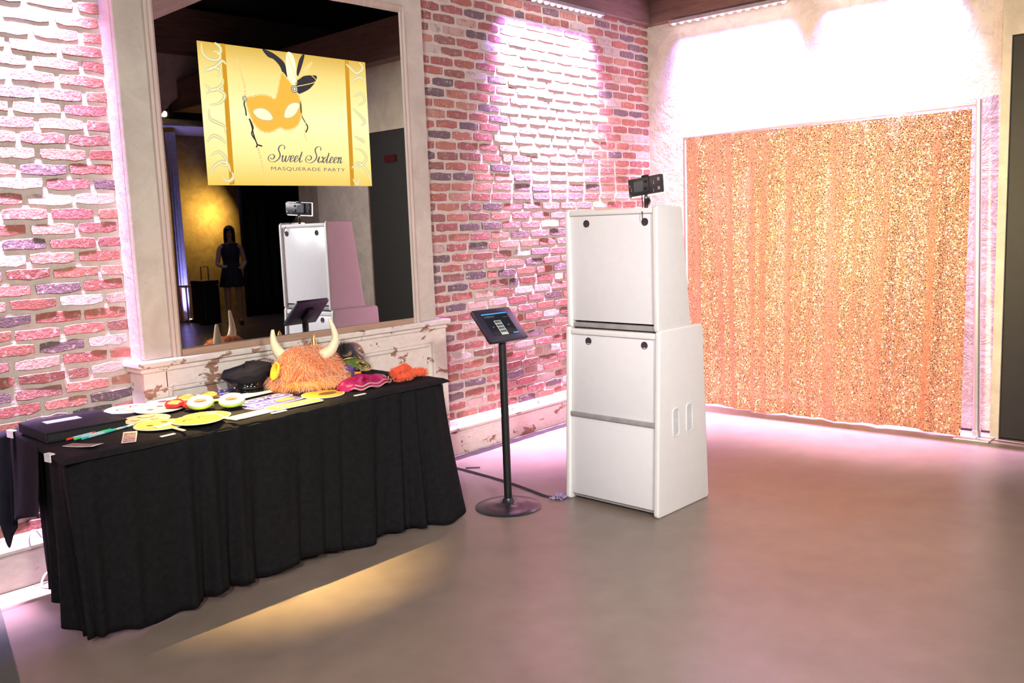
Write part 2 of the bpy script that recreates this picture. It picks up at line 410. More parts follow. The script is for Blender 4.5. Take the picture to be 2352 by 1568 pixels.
# ------------------------------------------------------------------ LED bars on the beams
M['led'] = EM('led_lens', (1, .9, 1), 14); M['ledhouse'] = S('led_housing', (.55, .53, .55), .4, .6)
def led_bar(p0, p1, label, n):
    a, b = Vector(p0), Vector(p1); d = (b-a).normalized(); L = (b-a).length
    t = thing('led_wall_washer', label, 'light bar', a, math.atan2(d.y, d.x), 'LED bars under the ceiling beams')
    o = MB().rbox(0, L, -.022, .022, .0, .03, .004).obj('housing', M['ledhouse']); o.parent = t
    me = None
    for i in range(n):
        if me is None:
            lo = MB().lathe([(.0, -.010), (.010, -.009), (.015, -.004), (.016, .001)], 12).obj('lens', M['led'], None, True); me = lo.data
        else:
            lo = bpy.data.objects.new('lens', me); COL.objects.link(lo)
        lo.parent = t; lo.location = ((i+.5)*L/n, 0, 0)
led_bar((-.745, -.085, 2.998), (-1.78, -.085, 2.998), 'LED wall washer bar under the beam along the brick wall, nearest the corner', 15)
led_bar((-.085, -.26, 2.998), (-.085, -1.24, 2.998), 'LED wall washer bar under the beam on the stucco wall, nearest the corner', 14)
led_bar((-.085, -1.45, 2.998), (-.085, -2.40, 2.998), 'LED wall washer bar under the stucco wall beam, above the right half of the backdrop', 14)
led_bar((-4.62, -.085, 2.998), (-5.80, -.085, 2.998), 'LED wall washer bar above the brick wall left of the mirror', 15)
led_bar((-4.38, -.385, 2.998), (-4.86, -.385, 2.998), 'short warm LED bar above the prop table', 6)
# ------------------------------------------------------------------ photo booth cabinet
cab = thing('photo_booth_cabinet', 'tall white two-tier photo booth cabinet with tapered sides', 'cabinet', (-2.738, -1.785, 0), R(-1.6))
CW = .60      # width along local +y ; depth along +x
def loc(mb, name, mat, parent=cab, smooth=True):
    o = mb.obj(name, mat, None, smooth); o.parent = parent; return o
def side(poly, y0, y1, name, hh=None):
    # rounded slab: polygon in xz, bevelled edges via bmesh
    bm = bmesh.new(); v0 = [bm.verts.new((x, y0, z)) for x, z in poly]; f = bm.faces.new(v0)
    r = bmesh.ops.extrude_face_region(bm, geom=[f]); 
    for v in [e for e in r['geom'] if isinstance(e, bmesh.types.BMVert)]: v.co.y = y1
    bmesh.ops.recalc_face_normals(bm, faces=bm.faces[:])
    vert = [e for e in bm.edges if abs(e.verts[0].co.y-e.verts[1].co.y) > .01]
    bmesh.ops.bevel(bm, geom=vert, offset=.022, segments=5, profile=.5, affect='EDGES')
    rim = [e for e in bm.edges if abs(e.verts[0].co.y-e.verts[1].co.y) < 1e-5]
    rim = [e for e in rim if any(len(fc.verts) > 8 for fc in e.link_faces)]
    bmesh.ops.bevel(bm, geom=rim, offset=.009, segments=3, profile=.5, affect='EDGES')
    me = bpy.data.meshes.new(name); bm.to_mesh(me); bm.free(); me.materials.append(M['white'])
    me.polygons.foreach_set('use_smooth', [True]*len(me.polygons)); me.set_sharp_from_angle(angle=R(50))
    o = bpy.data.objects.new(name, me); COL.objects.link(o); o.parent = cab; return o
low = [(-.002, .0), (.484, .0), (.438, .945), (.038, .945)]
upp = [(.034, .935), (.336, .935), (.258, 1.558), (.036, 1.558)]
low_s, upp_s = [], []
for (a, b) in ((0, .030), (CW-.030, CW)):
    low_s.append(side(low, a, b, 'lower_side_panel')); 
for (a, b) in ((.006, .036), (CW-.044, CW-.014)):
    upp_s.append(side(upp, a, b, 'upper_side_panel'))
# handle recesses on the lower side panels: flat inserts, recess shade in their colour
cup = MB()
def handle(cx, cz, y, sgn, par):
    ring = rrect(.062, .150, .022, 5, cx, cz); inn = rrect(.050, .138, .017, 5, cx, cz)
    n = len(ring)
    vs_ = [(x, y, z) for x, z in ring]+[(x, y-sgn*.004, z) for x, z in ring]+[(x, y-sgn*.004, z) for x, z in inn]+[(x, y+sgn*.0006, z) for x, z in inn]
    fs = []
    for k in range(3):
        fs += [(k*n+i, k*n+(i+1) % n, (k+1)*n+(i+1) % n, (k+1)*n+i) for i in range(n)]
    a = MB().add(vs_, fs); loc(a, 'handle_rim', M['white'], par)
    loc(MB().add([(x, y-sgn*.0008, z) for x, z in inn], [tuple(range(n))]), 'handle_recess', M['recess'], par)
M['recess'] = S('recess_shadow_plastic', (.62, .65, .68), .45)
for par, y, sgn in ((low_s[0], 0, 1), (low_s[1], CW, -1)):
    handle(.170, .466, y, sgn, par); handle(.296, .470, y, sgn, par)
def panel(x0, x1, z0, z1, name, holes, yy0=.034, yy1=CW-.034):
    # front board with frame lip, leaning slightly back with the cabinet
    sl = (x1-x0)/(z1-z0)
    Mx = Matrix(((1, 0, sl, x0-sl*z0), (0, 1, 0, 0), (0, 0, 1, 0), (0, 0, 0, 1)))
    o = loc(MB().rbox(.016, .030, yy0, yy1, z0, z1, .002, 2, Mx), name, M['whitepanel'], cab)
    if z0 > .1: loc(MB().rbox(.004, .024, yy0, yy1, z1-.004, z1+.022, .005, 3, Mx), 'top_rail', M['white'], cab)
    for (hy, hz) in holes:
        P_ = Mx @ Vector((.0155, hy, hz))
        loc(MB().lathe([(0, 0), (.016, 0), (.016, .003), (.019, .003), (.019, -.004), (0, -.004)], 20, T(P_.x, P_.y, P_.z, 0, 0, R(-90))), 'cable_hole', M['hole'], o)
    return o
panel(.0, .018, .035, .462, 'lower_front_panel', [])
panel(.018, .036, .482, .905, 'middle_front_panel', [(.10, .868), (.455, .868)])
loc(MB().rbox(.020, .04, .032, CW-.032, .461, .484, .002), 'dark_joint', M['greytrim'])
panel(.034, .036, .975, 1.525, 'upper_front_panel', [(.085, 1.48), (.450, 1.48)], .036, CW-.046)
loc(MB().rbox(.03, .40, .03, CW-.03, .015, .04, .003), 'base', M['greytrim'])
loc(MB().rbox(.045, .43, .03, CW-.03, .905, .93, .003), 'lower_top', M['white'])
loc(MB().rbox(.05, .33, .036, CW-.046, .94, .965, .003), 'upper_base', M['greytrim'])
loc(MB().rbox(.045, .25, .036, CW-.046, 1.525, 1.545, .003), 'upper_top', M['white'])
loc(MB().add([(.455, .03, .03), (.455, CW-.03, .03), (.415, CW-.03, .92), (.415, .03, .92)], [(0, 1, 2, 3)]), 'lower_back', M['whitepanel'])
loc(MB().add([(.31, .036, .95), (.31, CW-.046, .95), (.235, CW-.046, 1.53), (.235, .036, 1.53)], [(0, 1, 2, 3)]), 'upper_back', M['whitepanel'])
# ------------------------------------------------------------------ video light on top
M['bulbpanel'] = EM('led_panel_front', (1, .82, .5), 9); M['rimglow'] = EM('diffuser_edge', (1, .93, .86), 1.6)
M['darkplastic'] = S('dark_plastic', (.035, .032, .036), .35, var=.2); M['lcd'] = S('lcd_grey', (.10, .11, .125), .2)
vl = thing('video_light', 'black LED video light panel on a short pole above the white cabinet', 'video light', (-2.60, -1.655, 1.545), R(-14))
def vp(mb, name, mat, par=vl, sm=True): o = mb.obj(name, mat, None, sm); o.parent = par; return o
ty = R(-6)
Mt = T(0, 0, .112, 0, 0, 0) @ Matrix.Rotation(R(-4), 4, 'X')
vp(MB().tube([(0, 0, 0), (0, 0, .05)], .010, 12), 'pole', M['black'])
vp(MB().tube([(0, 0, .048), (0, 0, .058)], .0085, 12), 'ball_collar', M['chrome'])
vp(MB().tube([(0, 0, .056), (0, 0, .072)], .008, 12), 'hot_shoe_mount', M['black'])
vp(MB().lathe([(0, 0), (.016, .002), (.018, .007), (.0, .012)], 14, T(-.008, -.016, .036, 0, R(90))), 'tightening_knob', M['black'])
body = vp(MB().rbox(-.012, .012, -.118, .118, -.044, .044, .005, 2, Mt), 'body', M['darkplastic'])
vp(MB().rbox(.009, .017, -.124, .122, -.051, .047, .004, 2, Mt), 'diffuser', M['rimglow'])
vp(MB().rbox(.0165, .0185, -.115, .113, -.043, .041, .001, 1, Mt), 'led_panel', M['bulbpanel'])
vp(MB().rbox(-.020, -.011, -.035, .072, -.034, .040, .004, 2, Mt), 'control_box', M['darkplastic'], body)
vp(MB().rbox(-.0215, -.0195, .0, .066, -.026, .026, .001, 1, Mt), 'lcd_screen', M['lcd'], body)
for dz in (.02, -.014):
    vp(MB().lathe([(0, 0), (.008, 0), (.008, .006), (0, .007)], 16, Mt @ T(-.019, -.02, dz, 0, 0, R(-90))), 'dial', M['black'], body)
M['tinyled'] = S('pale_contact', (.75, .72, .6), .3)
for (yy, zz) in [(.105, .012), (.105, .004), (.094, -.006), (.094, -.015), (.108, -.036), (-.068, .012), (-.068, .003), (-.066, -.034), (-.066, -.026)]:
    vp(MB().rbox(-.0125, -.0115, yy-.002, yy+.002, zz-.002, zz+.002, .0005, 1, Mt), 'contact', M['tinyled'], body)
for k in range(4):
    for q in range(2): vp(MB().rbox(-.0125, -.0115, -.101-q*.009, -.096-q*.009, [.026, .018, -.018, -.026][k]-.003, [.026, .018, -.018, -.026][k]+.003, .0005, 1, Mt), 'vent_slot', M['tinyled'], body)
vp(MB().rbox(-.01, .006, -.02, .02, .043, .053, .003, 2, Mt), 'cold_shoe', M['black'])
cb = MB().tube(spline([(-2.615, -1.64, 1.62), (-2.63, -1.652, 1.59), (-2.65, -1.668, 1.563), (-2.69, -1.69, 1.535), (-2.704, -1.70, 1.51), (-2.702, -1.70, 1.485)], 6), .0025, 6)
tag(cb.obj('power_cable', M['black'], None, True, (-2.69, -1.70, 1.52)), 'thin black cable hanging from the video light into the cabinet hole', 'cable')
area('video_light_beam', (-2.57, -1.665, 1.66), (0, -1.75, 1.30), .09, .22, 50, (1, .76, .34), 104, (0, 0, 1))

# ------------------------------------------------------------------ gold sequin backdrop
CY0, CY1, CZ0, CZ1 = -.45, -2.50, .016, 2.10
ph = [random.uniform(0, 6.28) for _ in range(9)]
def fold(y, t):     # t 0 top .. 1 bottom
    a = .010+.020*min(1, t*1.5)
    q = y+.04*math.sin(2.1*y+1.7*t)
    s = math.sin(q*22+ph[0])+.6*math.sin(q*41+ph[1]+.6*t)+.35*math.sin(q*67+ph[2])+.5*math.sin(q*9.3+ph[3]-.8*t)
    return -.175-.055*t*(1 if y < -1 else .3)-a*s*.55-(.012*math.sin(30*t+4*y) if t > .93 else 0)
def curt(u, v):
    t = v; y = CY0+(CY1-CY0)*u
    y += (.012*math.sin(9*y+ph[4]))*t+(.045*t*t*(1 if u > .95 else 0))*0
    zb = CZ0+.006*math.sin(3.1*y+ph[5])+.006*math.sin(8.5*y+ph[6])
    return (fold(y, t), y, CZ1+(zb-CZ1)*t)
def coral_mat():
    m, nt, p = new_mat('coral_mesh_fabric'); vec = coords(nt, scale=(1, 1, .25))
    lk(nt, ramp(nt, noise(nt, vec, 14, 5), [(.3, (.70, .28, .18)), (.7, (.78, .39, .24))]), p.inputs['Base Color'])
    p.inputs['Roughness'].default_value = .7; p.inputs['Sheen Weight'].default_value = .3
    nt.nodes['Material Output']
    tr = nt.nodes.new('ShaderNodeBsdfTranslucent'); tr.inputs[0].default_value = (.9, .45, .3, 1)
    mx = nt.nodes.new('ShaderNodeMixShader'); mx.inputs[0].default_value = .25
    lk(nt, p.outputs[0], mx.inputs[1]); lk(nt, tr.outputs[0], mx.inputs[2]); lk(nt, mx.outputs[0], nt.nodes['Material Output'].inputs[0])
    return m
M['coral'] = coral_mat()
def sequin_mat():
    m, nt, p = new_mat('gold_sequin'); rnd = nt.nodes.new('ShaderNodeNewGeometry').outputs['Random Per Island']
    lk(nt, ramp(nt, rnd, [(0, (1, .72, .30)), (.5, (1, .82, .42)), (1, (1, .66, .32))]), p.inputs['Base Color'])
    p.inputs['Metallic'].default_value = 1; p.inputs['Roughness'].default_value = .16; return m
M['sequin'] = sequin_mat()
bd = thing('sequin_backdrop', 'gold sequin curtain on coral fabric hung in front of the stucco wall', 'curtain', (-.18, -1.48, .03))
MB().grid(curt, 300, 70).obj('fabric', M['coral'], bd, 'all', fix=False)
def sequins():
    nu, nv = 225, 228; n = nu*nv
    V = np.zeros((n, 6, 3)); k = 0
    e = 1e-3
    for i in range(nu):
        for j in range(nv):
            u = min(.999, max(.001, (i+.5+rng.uniform(-.35, .35))/nu)); v = min(.998, max(.002, (j+.5*(i % 2)+.2+rng.uniform(-.3, .3))/nv))
            p = np.array(curt(u, v)); du = np.array(curt(min(u+e, 1), v))-p; dv = np.array(curt(u, min(v+e, 1)))-p
            nn = np.cross(du, dv); nn /= np.linalg.norm(nn)+1e-12
            if nn[0] > 0: nn = -nn
            nn = nn+rng.normal(0, .24, 3); nn /= np.linalg.norm(nn)
            a = np.cross(nn, (0, 0, 1.)); a /= np.linalg.norm(a)+1e-9; b = np.cross(nn, a)
            r = .0033+.0009*rng.random()
            c = p+np.array((-.004, 0, 0))
            for q in range(6):
                an = math.pi/3*q; V[k, q] = c+r*(a*math.cos(an)+b*math.sin(an))
            k += 1
    mb = MB(); me = bpy.data.meshes.new('sequins')
    V2 = V.reshape(-1, 3)-np.array((-.18, -1.48, .03))
    me.vertices.add(n*6); me.vertices.foreach_set('co', V2.ravel())
    me.loops.add(n*6); me.loops.foreach_set('vertex_index', np.arange(n*6))
    me.polygons.add(n); me.polygons.foreach_set('loop_start', np.arange(n)*6); me.polygons.foreach_set('loop_total', np.full(n, 6))
    me.update(calc_edges=True); me.materials.append(M['sequin'])
    o = bpy.data.objects.new('sequins', me); COL.objects.link(o); o.parent = bd; o['kind'] = 'stuff'
sequins()
MB().tube([(-.165, -.42, 2.105), (-.152, -2.515, 2.135)], .016, 12).obj('rod_sleeve', M['sleeve'] if 'sleeve' in M else M['alu'], bd, True)
# stand: two poles with base plates and a crossbar
st = thing('backdrop_stand', 'aluminium pipe stand with flat square bases holding the gold curtain', 'stand', (-.15, -2.6, 0))
MB().tube([(-.185, -2.585, .012), (-.150, -2.53, 2.155)], .021, 16).obj('upright_pole', M['alu'], st, True)
MB().tube([(-.15, -.425, .012), (-.15, -.425, 2.125)], .019, 16).obj('upright_pole', M['alu'], st, True)
MB().rbox(-.30, -.10, -2.685, -2.475, 0, .010, .002).obj('base_plate', M['alu'], st)
MB().rbox(-.25, -.05, -.53, -.33, 0, .010, .002).obj('base_plate', M['alu'], st)
MB().tube([(-.185, -2.585, .010), (-.184, -2.584, .05)], .027, 16).obj('pole_socket', M['alu'], st, True)
MB().lathe([(0, 0), (.008, .001), (.008, .006), (0, .009)], 12, T(-.25, -2.60, .010)).obj('bolt', M['chrome'], st, True)
MB().tube([(-.165, -.425, 2.10), (-.152, -2.535, 2.13)], .012, 12).obj('crossbar', M['alu'], st, True)

# ------------------------------------------------------------------ tablet floor stand
ts = thing('tablet_stand', 'black tablet kiosk on a slim pole with a round base, beside the cabinet', 'tablet stand', (-3.015, -1.026, 0))
M['blackgloss'] = S('black_gloss', (.025, .022, .03), .28, var=.1)
MB().lathe([(0, 0), (.175, 0), (.178, .004), (.172, .009), (.10, .017), (.045, .024), (.032, .034), (.026, .05), (0, .05)], 48, T(-3.015, -1.026, 0)).obj('round_base', M['blackgloss'], ts, True)
MB().tube([(-3.015, -1.026, .03), (-3.015, -1.026, .95)], .0205, 20).obj('pole', M['black'], ts, True)
yw, tl = R(263.5), R(44.5)
nz = Vector((math.cos(yw)*math.cos(tl), math.sin(yw)*math.cos(tl), math.sin(tl))); rx_ = Vector((-math.sin(yw), math.cos(yw), 0)); uy = nz.cross(rx_)
TM = Matrix((rx_, uy, nz)).transposed().to_4x4(); TM.translation = Vector((-3.015, -1.026, .991))+nz*-.012
M['case'] = S('tablet_case', (.030, .026, .045), .38, var=.08)
cs = MB().rbox(-.1285, .1285, -.1065, .1065, -.026, 0, .005, 2, TM).obj('enclosure', M['case'], ts, True)
M['screen'] = EM('tablet_screen', (.010, .010, .016), 1, .5); M['cyan'] = EM('screen_blue', (.07, .36, .75), 1.0); M['swhite'] = EM('screen_white', (.62, .66, .58), .9); M['sgrey'] = EM('screen_grey', (.16, .15, .16), 1, 0, .5)
scn = MB().box(-.089, .082, -.075, .076, .0002, .0012, TM).obj('screen', M['screen'], ts)
def sb(x0, x1, y0, y1, m, z=.0016, name='screen_item'): return MB().box(x0, x1, y0, y1, .0012, z, TM).obj(name, m, scn)
sb(-.089, .082, .064, .072, M['cyan'], name='title_bar'); sb(.047, .082, -.072, -.064, M['cyan'], name='button')
sb(-.034, .012, -.073, .022, M['swhite'], name='photo_strip')
for k in range(4): sb(-.031, .009, .004-k*.0205, .019-k*.0205, M['sgrey'], .0020, 'photo_frame')
for k in range(6): sb(-.080+k*.0118, -.074+k*.0118, .044, .056, M['sgrey'], name='icon')
sb(.045, .076, .038, .041, M['sgrey'], name='caption'); sb(-.062, -.054, -.022, -.014, M['sgrey'], name='arrow_icon'); sb(.043, .052, -.018, -.009, M['sgrey'], name='arrow_icon')
MB().rbox(-.03, .03, -.05, .05, -.055, -.024, .006, 2, TM).obj('neck_bracket', M['black'], ts, True)
# ------------------------------------------------------------------ table with black cloth
TX0, TX1, TY0, TY1, TZ = -5.19, -3.315, -.905, -.178, .735
tb = thing('folding_table', 'folding banquet table hidden under the black cloth, one foot showing', 'table', (-4.25, -.54, 0))
MB().rbox(-5.10, TX1-.012, TY0+.012, TY1-.004, .695, .728, .004).obj('table_top', M['greytrim'], tb)
for (x, y) in ((-4.9, -.82), (-4.9, -.24), (-3.6, -.82), (-3.6, -.24)):
    MB().tube([(x, y, .0), (x, y, .70)], .0125, 10).obj('leg', M['alu'], tb, True)
for x in (-4.9, -3.6): MB().tube([(x, -.82, .12), (x, -.24, .12)], .010, 8).obj('crossbar', M['alu'], tb, True)
cl = thing('table_skirt', 'black pleated tablecloth and skirt around the prop table', 'tablecloth', (-4.25, -.54, 0))
def xl(y): return -5.112-.125*(TY1-y)
def topcloth(u, v):
    y = -.930+(TY1+.930)*v; x = xl(y)+(-3.304-xl(y))*u
    z = TZ+.0012*math.sin(13*x+7*y)+.001*math.sin(31*y)
    ed = min(u*1.85, (1-u)*1.85, v*.76, 1)
    if ed < .035: z -= .022*(1-ed/.035)**2
    return (x, y, z)
MB().grid(topcloth, 150, 70).obj('cloth_top', M['cloth'], cl, 'all')
# skirt path: left end (partly) -> front -> right end
path = [(-5.095, -.37), (-5.135, -.60), (-5.175, -.80), (-5.18, -.89), (-5.12, -.915), (-4.7, -.925), (-4.2, -.93), (-3.7, -.92), (-3.40, -.91), (-3.325, -.89), (-3.305, -.80), (-3.30, -.5), (-3.30, -.19)]
def resample(pts, n):
    P_ = [Vector((*p, 0)) for p in pts]; d = [0]
    for a, b in zip(P_, P_[1:]): d.append(d[-1]+(b-a).length)
    out = []
    for i in range(n):
        s = d[-1]*i/(n-1); k = 0
        while k < len(d)-2 and d[k+1] < s: k += 1
        t = (s-d[k])/(d[k+1]-d[k]+1e-9); out.append((P_[k].lerp(P_[k+1], t), s))
    return out
NP = 420
rp = resample(path, NP); Ltot = rp[-1][1]
nrm = []
for i in range(NP):
    t = (rp[min(i+6, NP-1)][0]-rp[max(i-6, 0)][0]).normalized(); nrm.append(Vector((t.y, -t.x, 0)))
pl = np.cumsum(1+.45*np.sin(np.linspace(0, 37, NP)+1)+.3*np.sin(np.linspace(0, 83, NP)))*.30
amp = .75+.35*np.sin(np.linspace(0, 21, NP))
hem = [.03+.016*math.sin(s*5.1+.7)+.012*math.sin(s*13) for _, s in rp]
def skirt(u, v):
    i = min(NP-1, int(round(u*(NP-1)))); p, s = rp[i]
    t = v; z = .724+(hem[i]-.724)*t
    a = (.004+.024*t)*amp[i]
    off = a*(math.sin(pl[i]+.35*math.sin(3*t+s))+.35*math.sin(2.1*pl[i]+1+t))
    inward = -.045*t if s > .45 and s < 2.1 else -.01*t
    fl = .115*t**1.3*math.exp(-((s-2.42)/.20)**2)
    drop = .0
    q = p+nrm[i]*(off+inward+fl)
    if s > 2.42: q = q+Vector((-.02*t, 0, 0))
    return (q.x, q.y, z+.05*t*math.exp(-((s-.0)/.12)**2))
MB().grid(skirt, NP, 26).obj('skirt', M['cloth'], cl, 'all', solid=.002)
# shorter plain overhang on the left end with a long back corner
def lefthang(u, v):
    y = TY1-.005-(.42*u); t = v
    low_ = .36+.10*u-.03*math.exp(-((u-.0)/.16)**2)
    x = xl(y)-.002-.012*t+.012*math.sin(9*u+2*t)*t-.03*t*math.exp(-(u/.2)**2)
    return (x, y, TZ-.003+(low_-TZ)*t)
MB().grid(lefthang, 30, 20).obj('end_overhang', M['cloth'], cl, 'all', solid=.002)
def backcorner(u, v):
    t = v; low_ = .26+.10*(u-.35)**2/.2+.02*math.sin(9*u)
    return (-5.10-.13*u*(.75+.25*t)-.03*t*(1-u), TY1-.01+.01*math.sin(7*u)-.04*t*u, TZ-.004+(low_-TZ)*t)
M['bluelit_cloth'] = S('blue_lit_black_cloth', (.014, .014, .022), .9, var=.2, spec=.2)  # same black cloth, with the bluish wall light put into its colour
MB().grid(backcorner, 14, 18).obj('corner_fold', M['bluelit_cloth'], cl, 'all', solid=.002)
M['clip'] = S('white_clip', (.78, .78, .76), .35)
def clip(x, y, rz, w_, label, flat=False):
    mb = MB()
    if flat: mb.rbox(-w_/2, w_/2, -.008, .008, -.001, .003, .001, 1, T(x, y, TZ+.001, rz))
    else:
        prof_ = [(0, .004), (.020, .004), (.020, -.026), (.016, -.026), (.016, 0), (0, 0)]
        mb.prism([(p[0], p[1]) for p in prof_], -w_/2, w_/2, 'yz', T(x, y, TZ, rz+R(180)) )
    tag(mb.obj('table_clip', M['clip'], None, False, (x, y, TZ)), label, 'clip', 'white clips on the table edge')
clip(xl(-.80)-.001, -.80, R(-83), .04, 'white plastic clip at the near left corner of the prop table')
clip(xl(-.24)-.001, -.24, R(-83), .045, 'white plastic clip at the far left corner of the prop table')
clip(-3.86, -.895, R(2), .065, 'white clip on the front edge below the pink sequin hat', True)
clip(-4.30, -.898, R(2), .075, 'white clip on the front edge below the yellow word sign', True)
clip(-4.80, -.896, R(4), .06, 'thin white clip on the front edge beside the photo strips', True)
# ------------------------------------------------------------------ props on the table
Z = TZ+.0015
def text_mesh(txt, size, shear=0, spacing=1, bold=0):
    cu = bpy.data.curves.new('t', 'FONT'); cu.body = txt; cu.size = size; cu.shear = shear; cu.space_character = spacing; cu.offset = bold
    cu.align_x = 'CENTER'; cu.align_y = 'CENTER'; cu.fill_mode = 'BOTH'; cu.resolution_u = 4
    ob = bpy.data.objects.new('t', cu); COL.objects.link(ob); bpy.context.view_layer.update()
    me = bpy.data.meshes.new_from_object(ob.evaluated_get(bpy.context.evaluated_depsgraph_get()))
    vs_ = [tuple(v.co) for v in me.vertices]; fs = [tuple(p.vertices) for p in me.polygons]
    bpy.data.objects.remove(ob); bpy.data.curves.remove(cu); bpy.data.meshes.remove(me)
    return vs_, fs
def ribbon(mb, pts, w0, z=0, M_=None, calli=False):
    pts = [Vector((p[0], p[1], 0)) for p in pts]; k = len(pts); vs_ = []; fs = []
    for i, p in enumerate(pts):
        t = (pts[min(i+1, k-1)]-pts[max(i-1, 0)])
        t = t.normalized() if t.length > 1e-9 else Vector((1, 0, 0)); n_ = Vector((-t.y, t.x, 0))
        ww = w0(i/(k-1)) if callable(w0) else w0
        if calli: ww = ww*(.28+.9*max(0, abs(t.y)*.8+(.3 if t.y < 0 else 0))**1.5)
        vs_ += [(p.x+n_.x*ww/2, p.y+n_.y*ww/2, z), (p.x-n_.x*ww/2, p.y-n_.y*ww/2, z)]
    for i in range(k-1): fs.append((2*i, 2*i+1, 2*i+3, 2*i+2))
    mb.add(vs_, fs, M_)
def disc(mb, cx, cy, r, z0, z1, n=28, sx=1, sy=1, M_=None):
    mb.prism([(cx+r*sx*math.cos(2*math.pi*i/n), cy+r*sy*math.sin(2*math.pi*i/n)) for i in range(n)], z0, z1, 'xy', M_); return mb
M['card'] = S('white_card', (.76, .75, .72), .5, var=.03)
M['purple'] = S('purple_print', (.06, .05, .36), .45, var=.06); M['yellowp'] = S('yellow_print', (.80, .42, .05), .45, var=.06)
M['orangep'] = S('orange_print', (.90, .38, .06), .45, var=.06); M['emoji'] = S('emoji_yellow', (.78, .34, .045), .4, var=.08, scale=9)
M['emojip'] = S('emoji_peach', (.78, .40, .22), .4, var=.06); M['emojig'] = S('emoji_green_gold', (.56, .43, .07), .4, var=.25, scale=8)
M['ink'] = S('brown_ink', (.10, .05, .02), .5); M['inkred'] = S('red_ink', (.60, .05, .04), .5); M['pale'] = S('pale_blue_print', (.60, .80, .84), .45, var=.04)
M['stick'] = S('wooden_stick', (.74, .62, .46), .6); M['cream'] = S('cream_print', (.74, .62, .40), .5, var=.04)
def word_sign(word, x, y, rz, w_, h_, fillm, letm, label, lvl, ink2=None, extra=None, size=None, notch=False):
    h_ *= 1.12
    t = thing('word_sign', label, 'sign', (x, y, Z+lvl*.0045), rz, 'cardboard word signs on the prop table')
    pl_ = rrect(w_, h_, h_*.18, 3); inn = rrect(w_-.008, h_-.010, h_*.14, 3)
    if notch: pl_ = [(-w_/2, -h_/2), (w_/2-.03, -h_/2), (w_/2, 0), (w_/2-.03, h_/2), (-w_/2, h_/2)]; inn = [(p[0]*.97, p[1]*.88) for p in pl_]
    o = MB().prism(pl_, 0, .0035, 'xy').obj('board', M['card']); o.parent = t
    o2 = MB().prism(inn, .0035, .0040, 'xy').obj('print', fillm); o2.parent = t
    if word:
        v_, f_ = text_mesh(word, size or h_*.74, .12, 1.05, .0006)
        xs = [p[0] for p in v_]; sc = min(1.3, (w_*.80)/(max(xs)-min(xs)))
        if extra: sc = min(sc, (w_*.50)/(max(xs)-min(xs)))
        dx = -w_*.19 if extra else 0
        o3 = MB().add([(p[0]*sc+dx, p[1]*(sc if sc < 1 else 1), .0044) for p in v_], f_).obj('lettering', letm); o3.parent = t
    if extra:
        o4 = MB().prism(rrect(w_*.34, h_*.5, h_*.2, 3, w_*.24, .004), .0040, .0045, 'xy').obj('speech_bubble', extra); o4.parent = t
    return t
word_sign('SWAG', -4.182, -.232, R(3), .270, .080, M['purple'], M['card'], 'purple sign reading SWAG, closest to the wainscot', 0)
word_sign('LIKE', -4.178, -.345, R(6), .285, .085, M['purple'], M['card'], 'purple sign reading LIKE behind the pale blue arrow', 0)
word_sign('', -4.16, -.452, R(9), .25, .085, M['pale'], M['card'], 'pale blue arrow-ended sign between two purple signs', 1, notch=True)
word_sign('OMG', -4.175, -.595, R(8), .275, .092, M['purple'], M['card'], 'purple sign reading OMG in front of the arrow sign', 0)
word_sign('SAY', -4.20, -.708, R(7), .285, .088, M['purple'], M['card'], 'purple sign reading SAY with a yellow speech bubble', 0, extra=M['yellowp'])
word_sign('WICKED!', -4.182, -.842, R(1), .262, .082, M['yellowp'], M['card'], 'yellow sign with white capitals at the front edge of the table', 1)
word_sign('', -4.40, -.842, R(6), .215, .07, M['cream'], M['card'], 'pale blank-looking sign at the front edge beside the yellow word sign', 0)
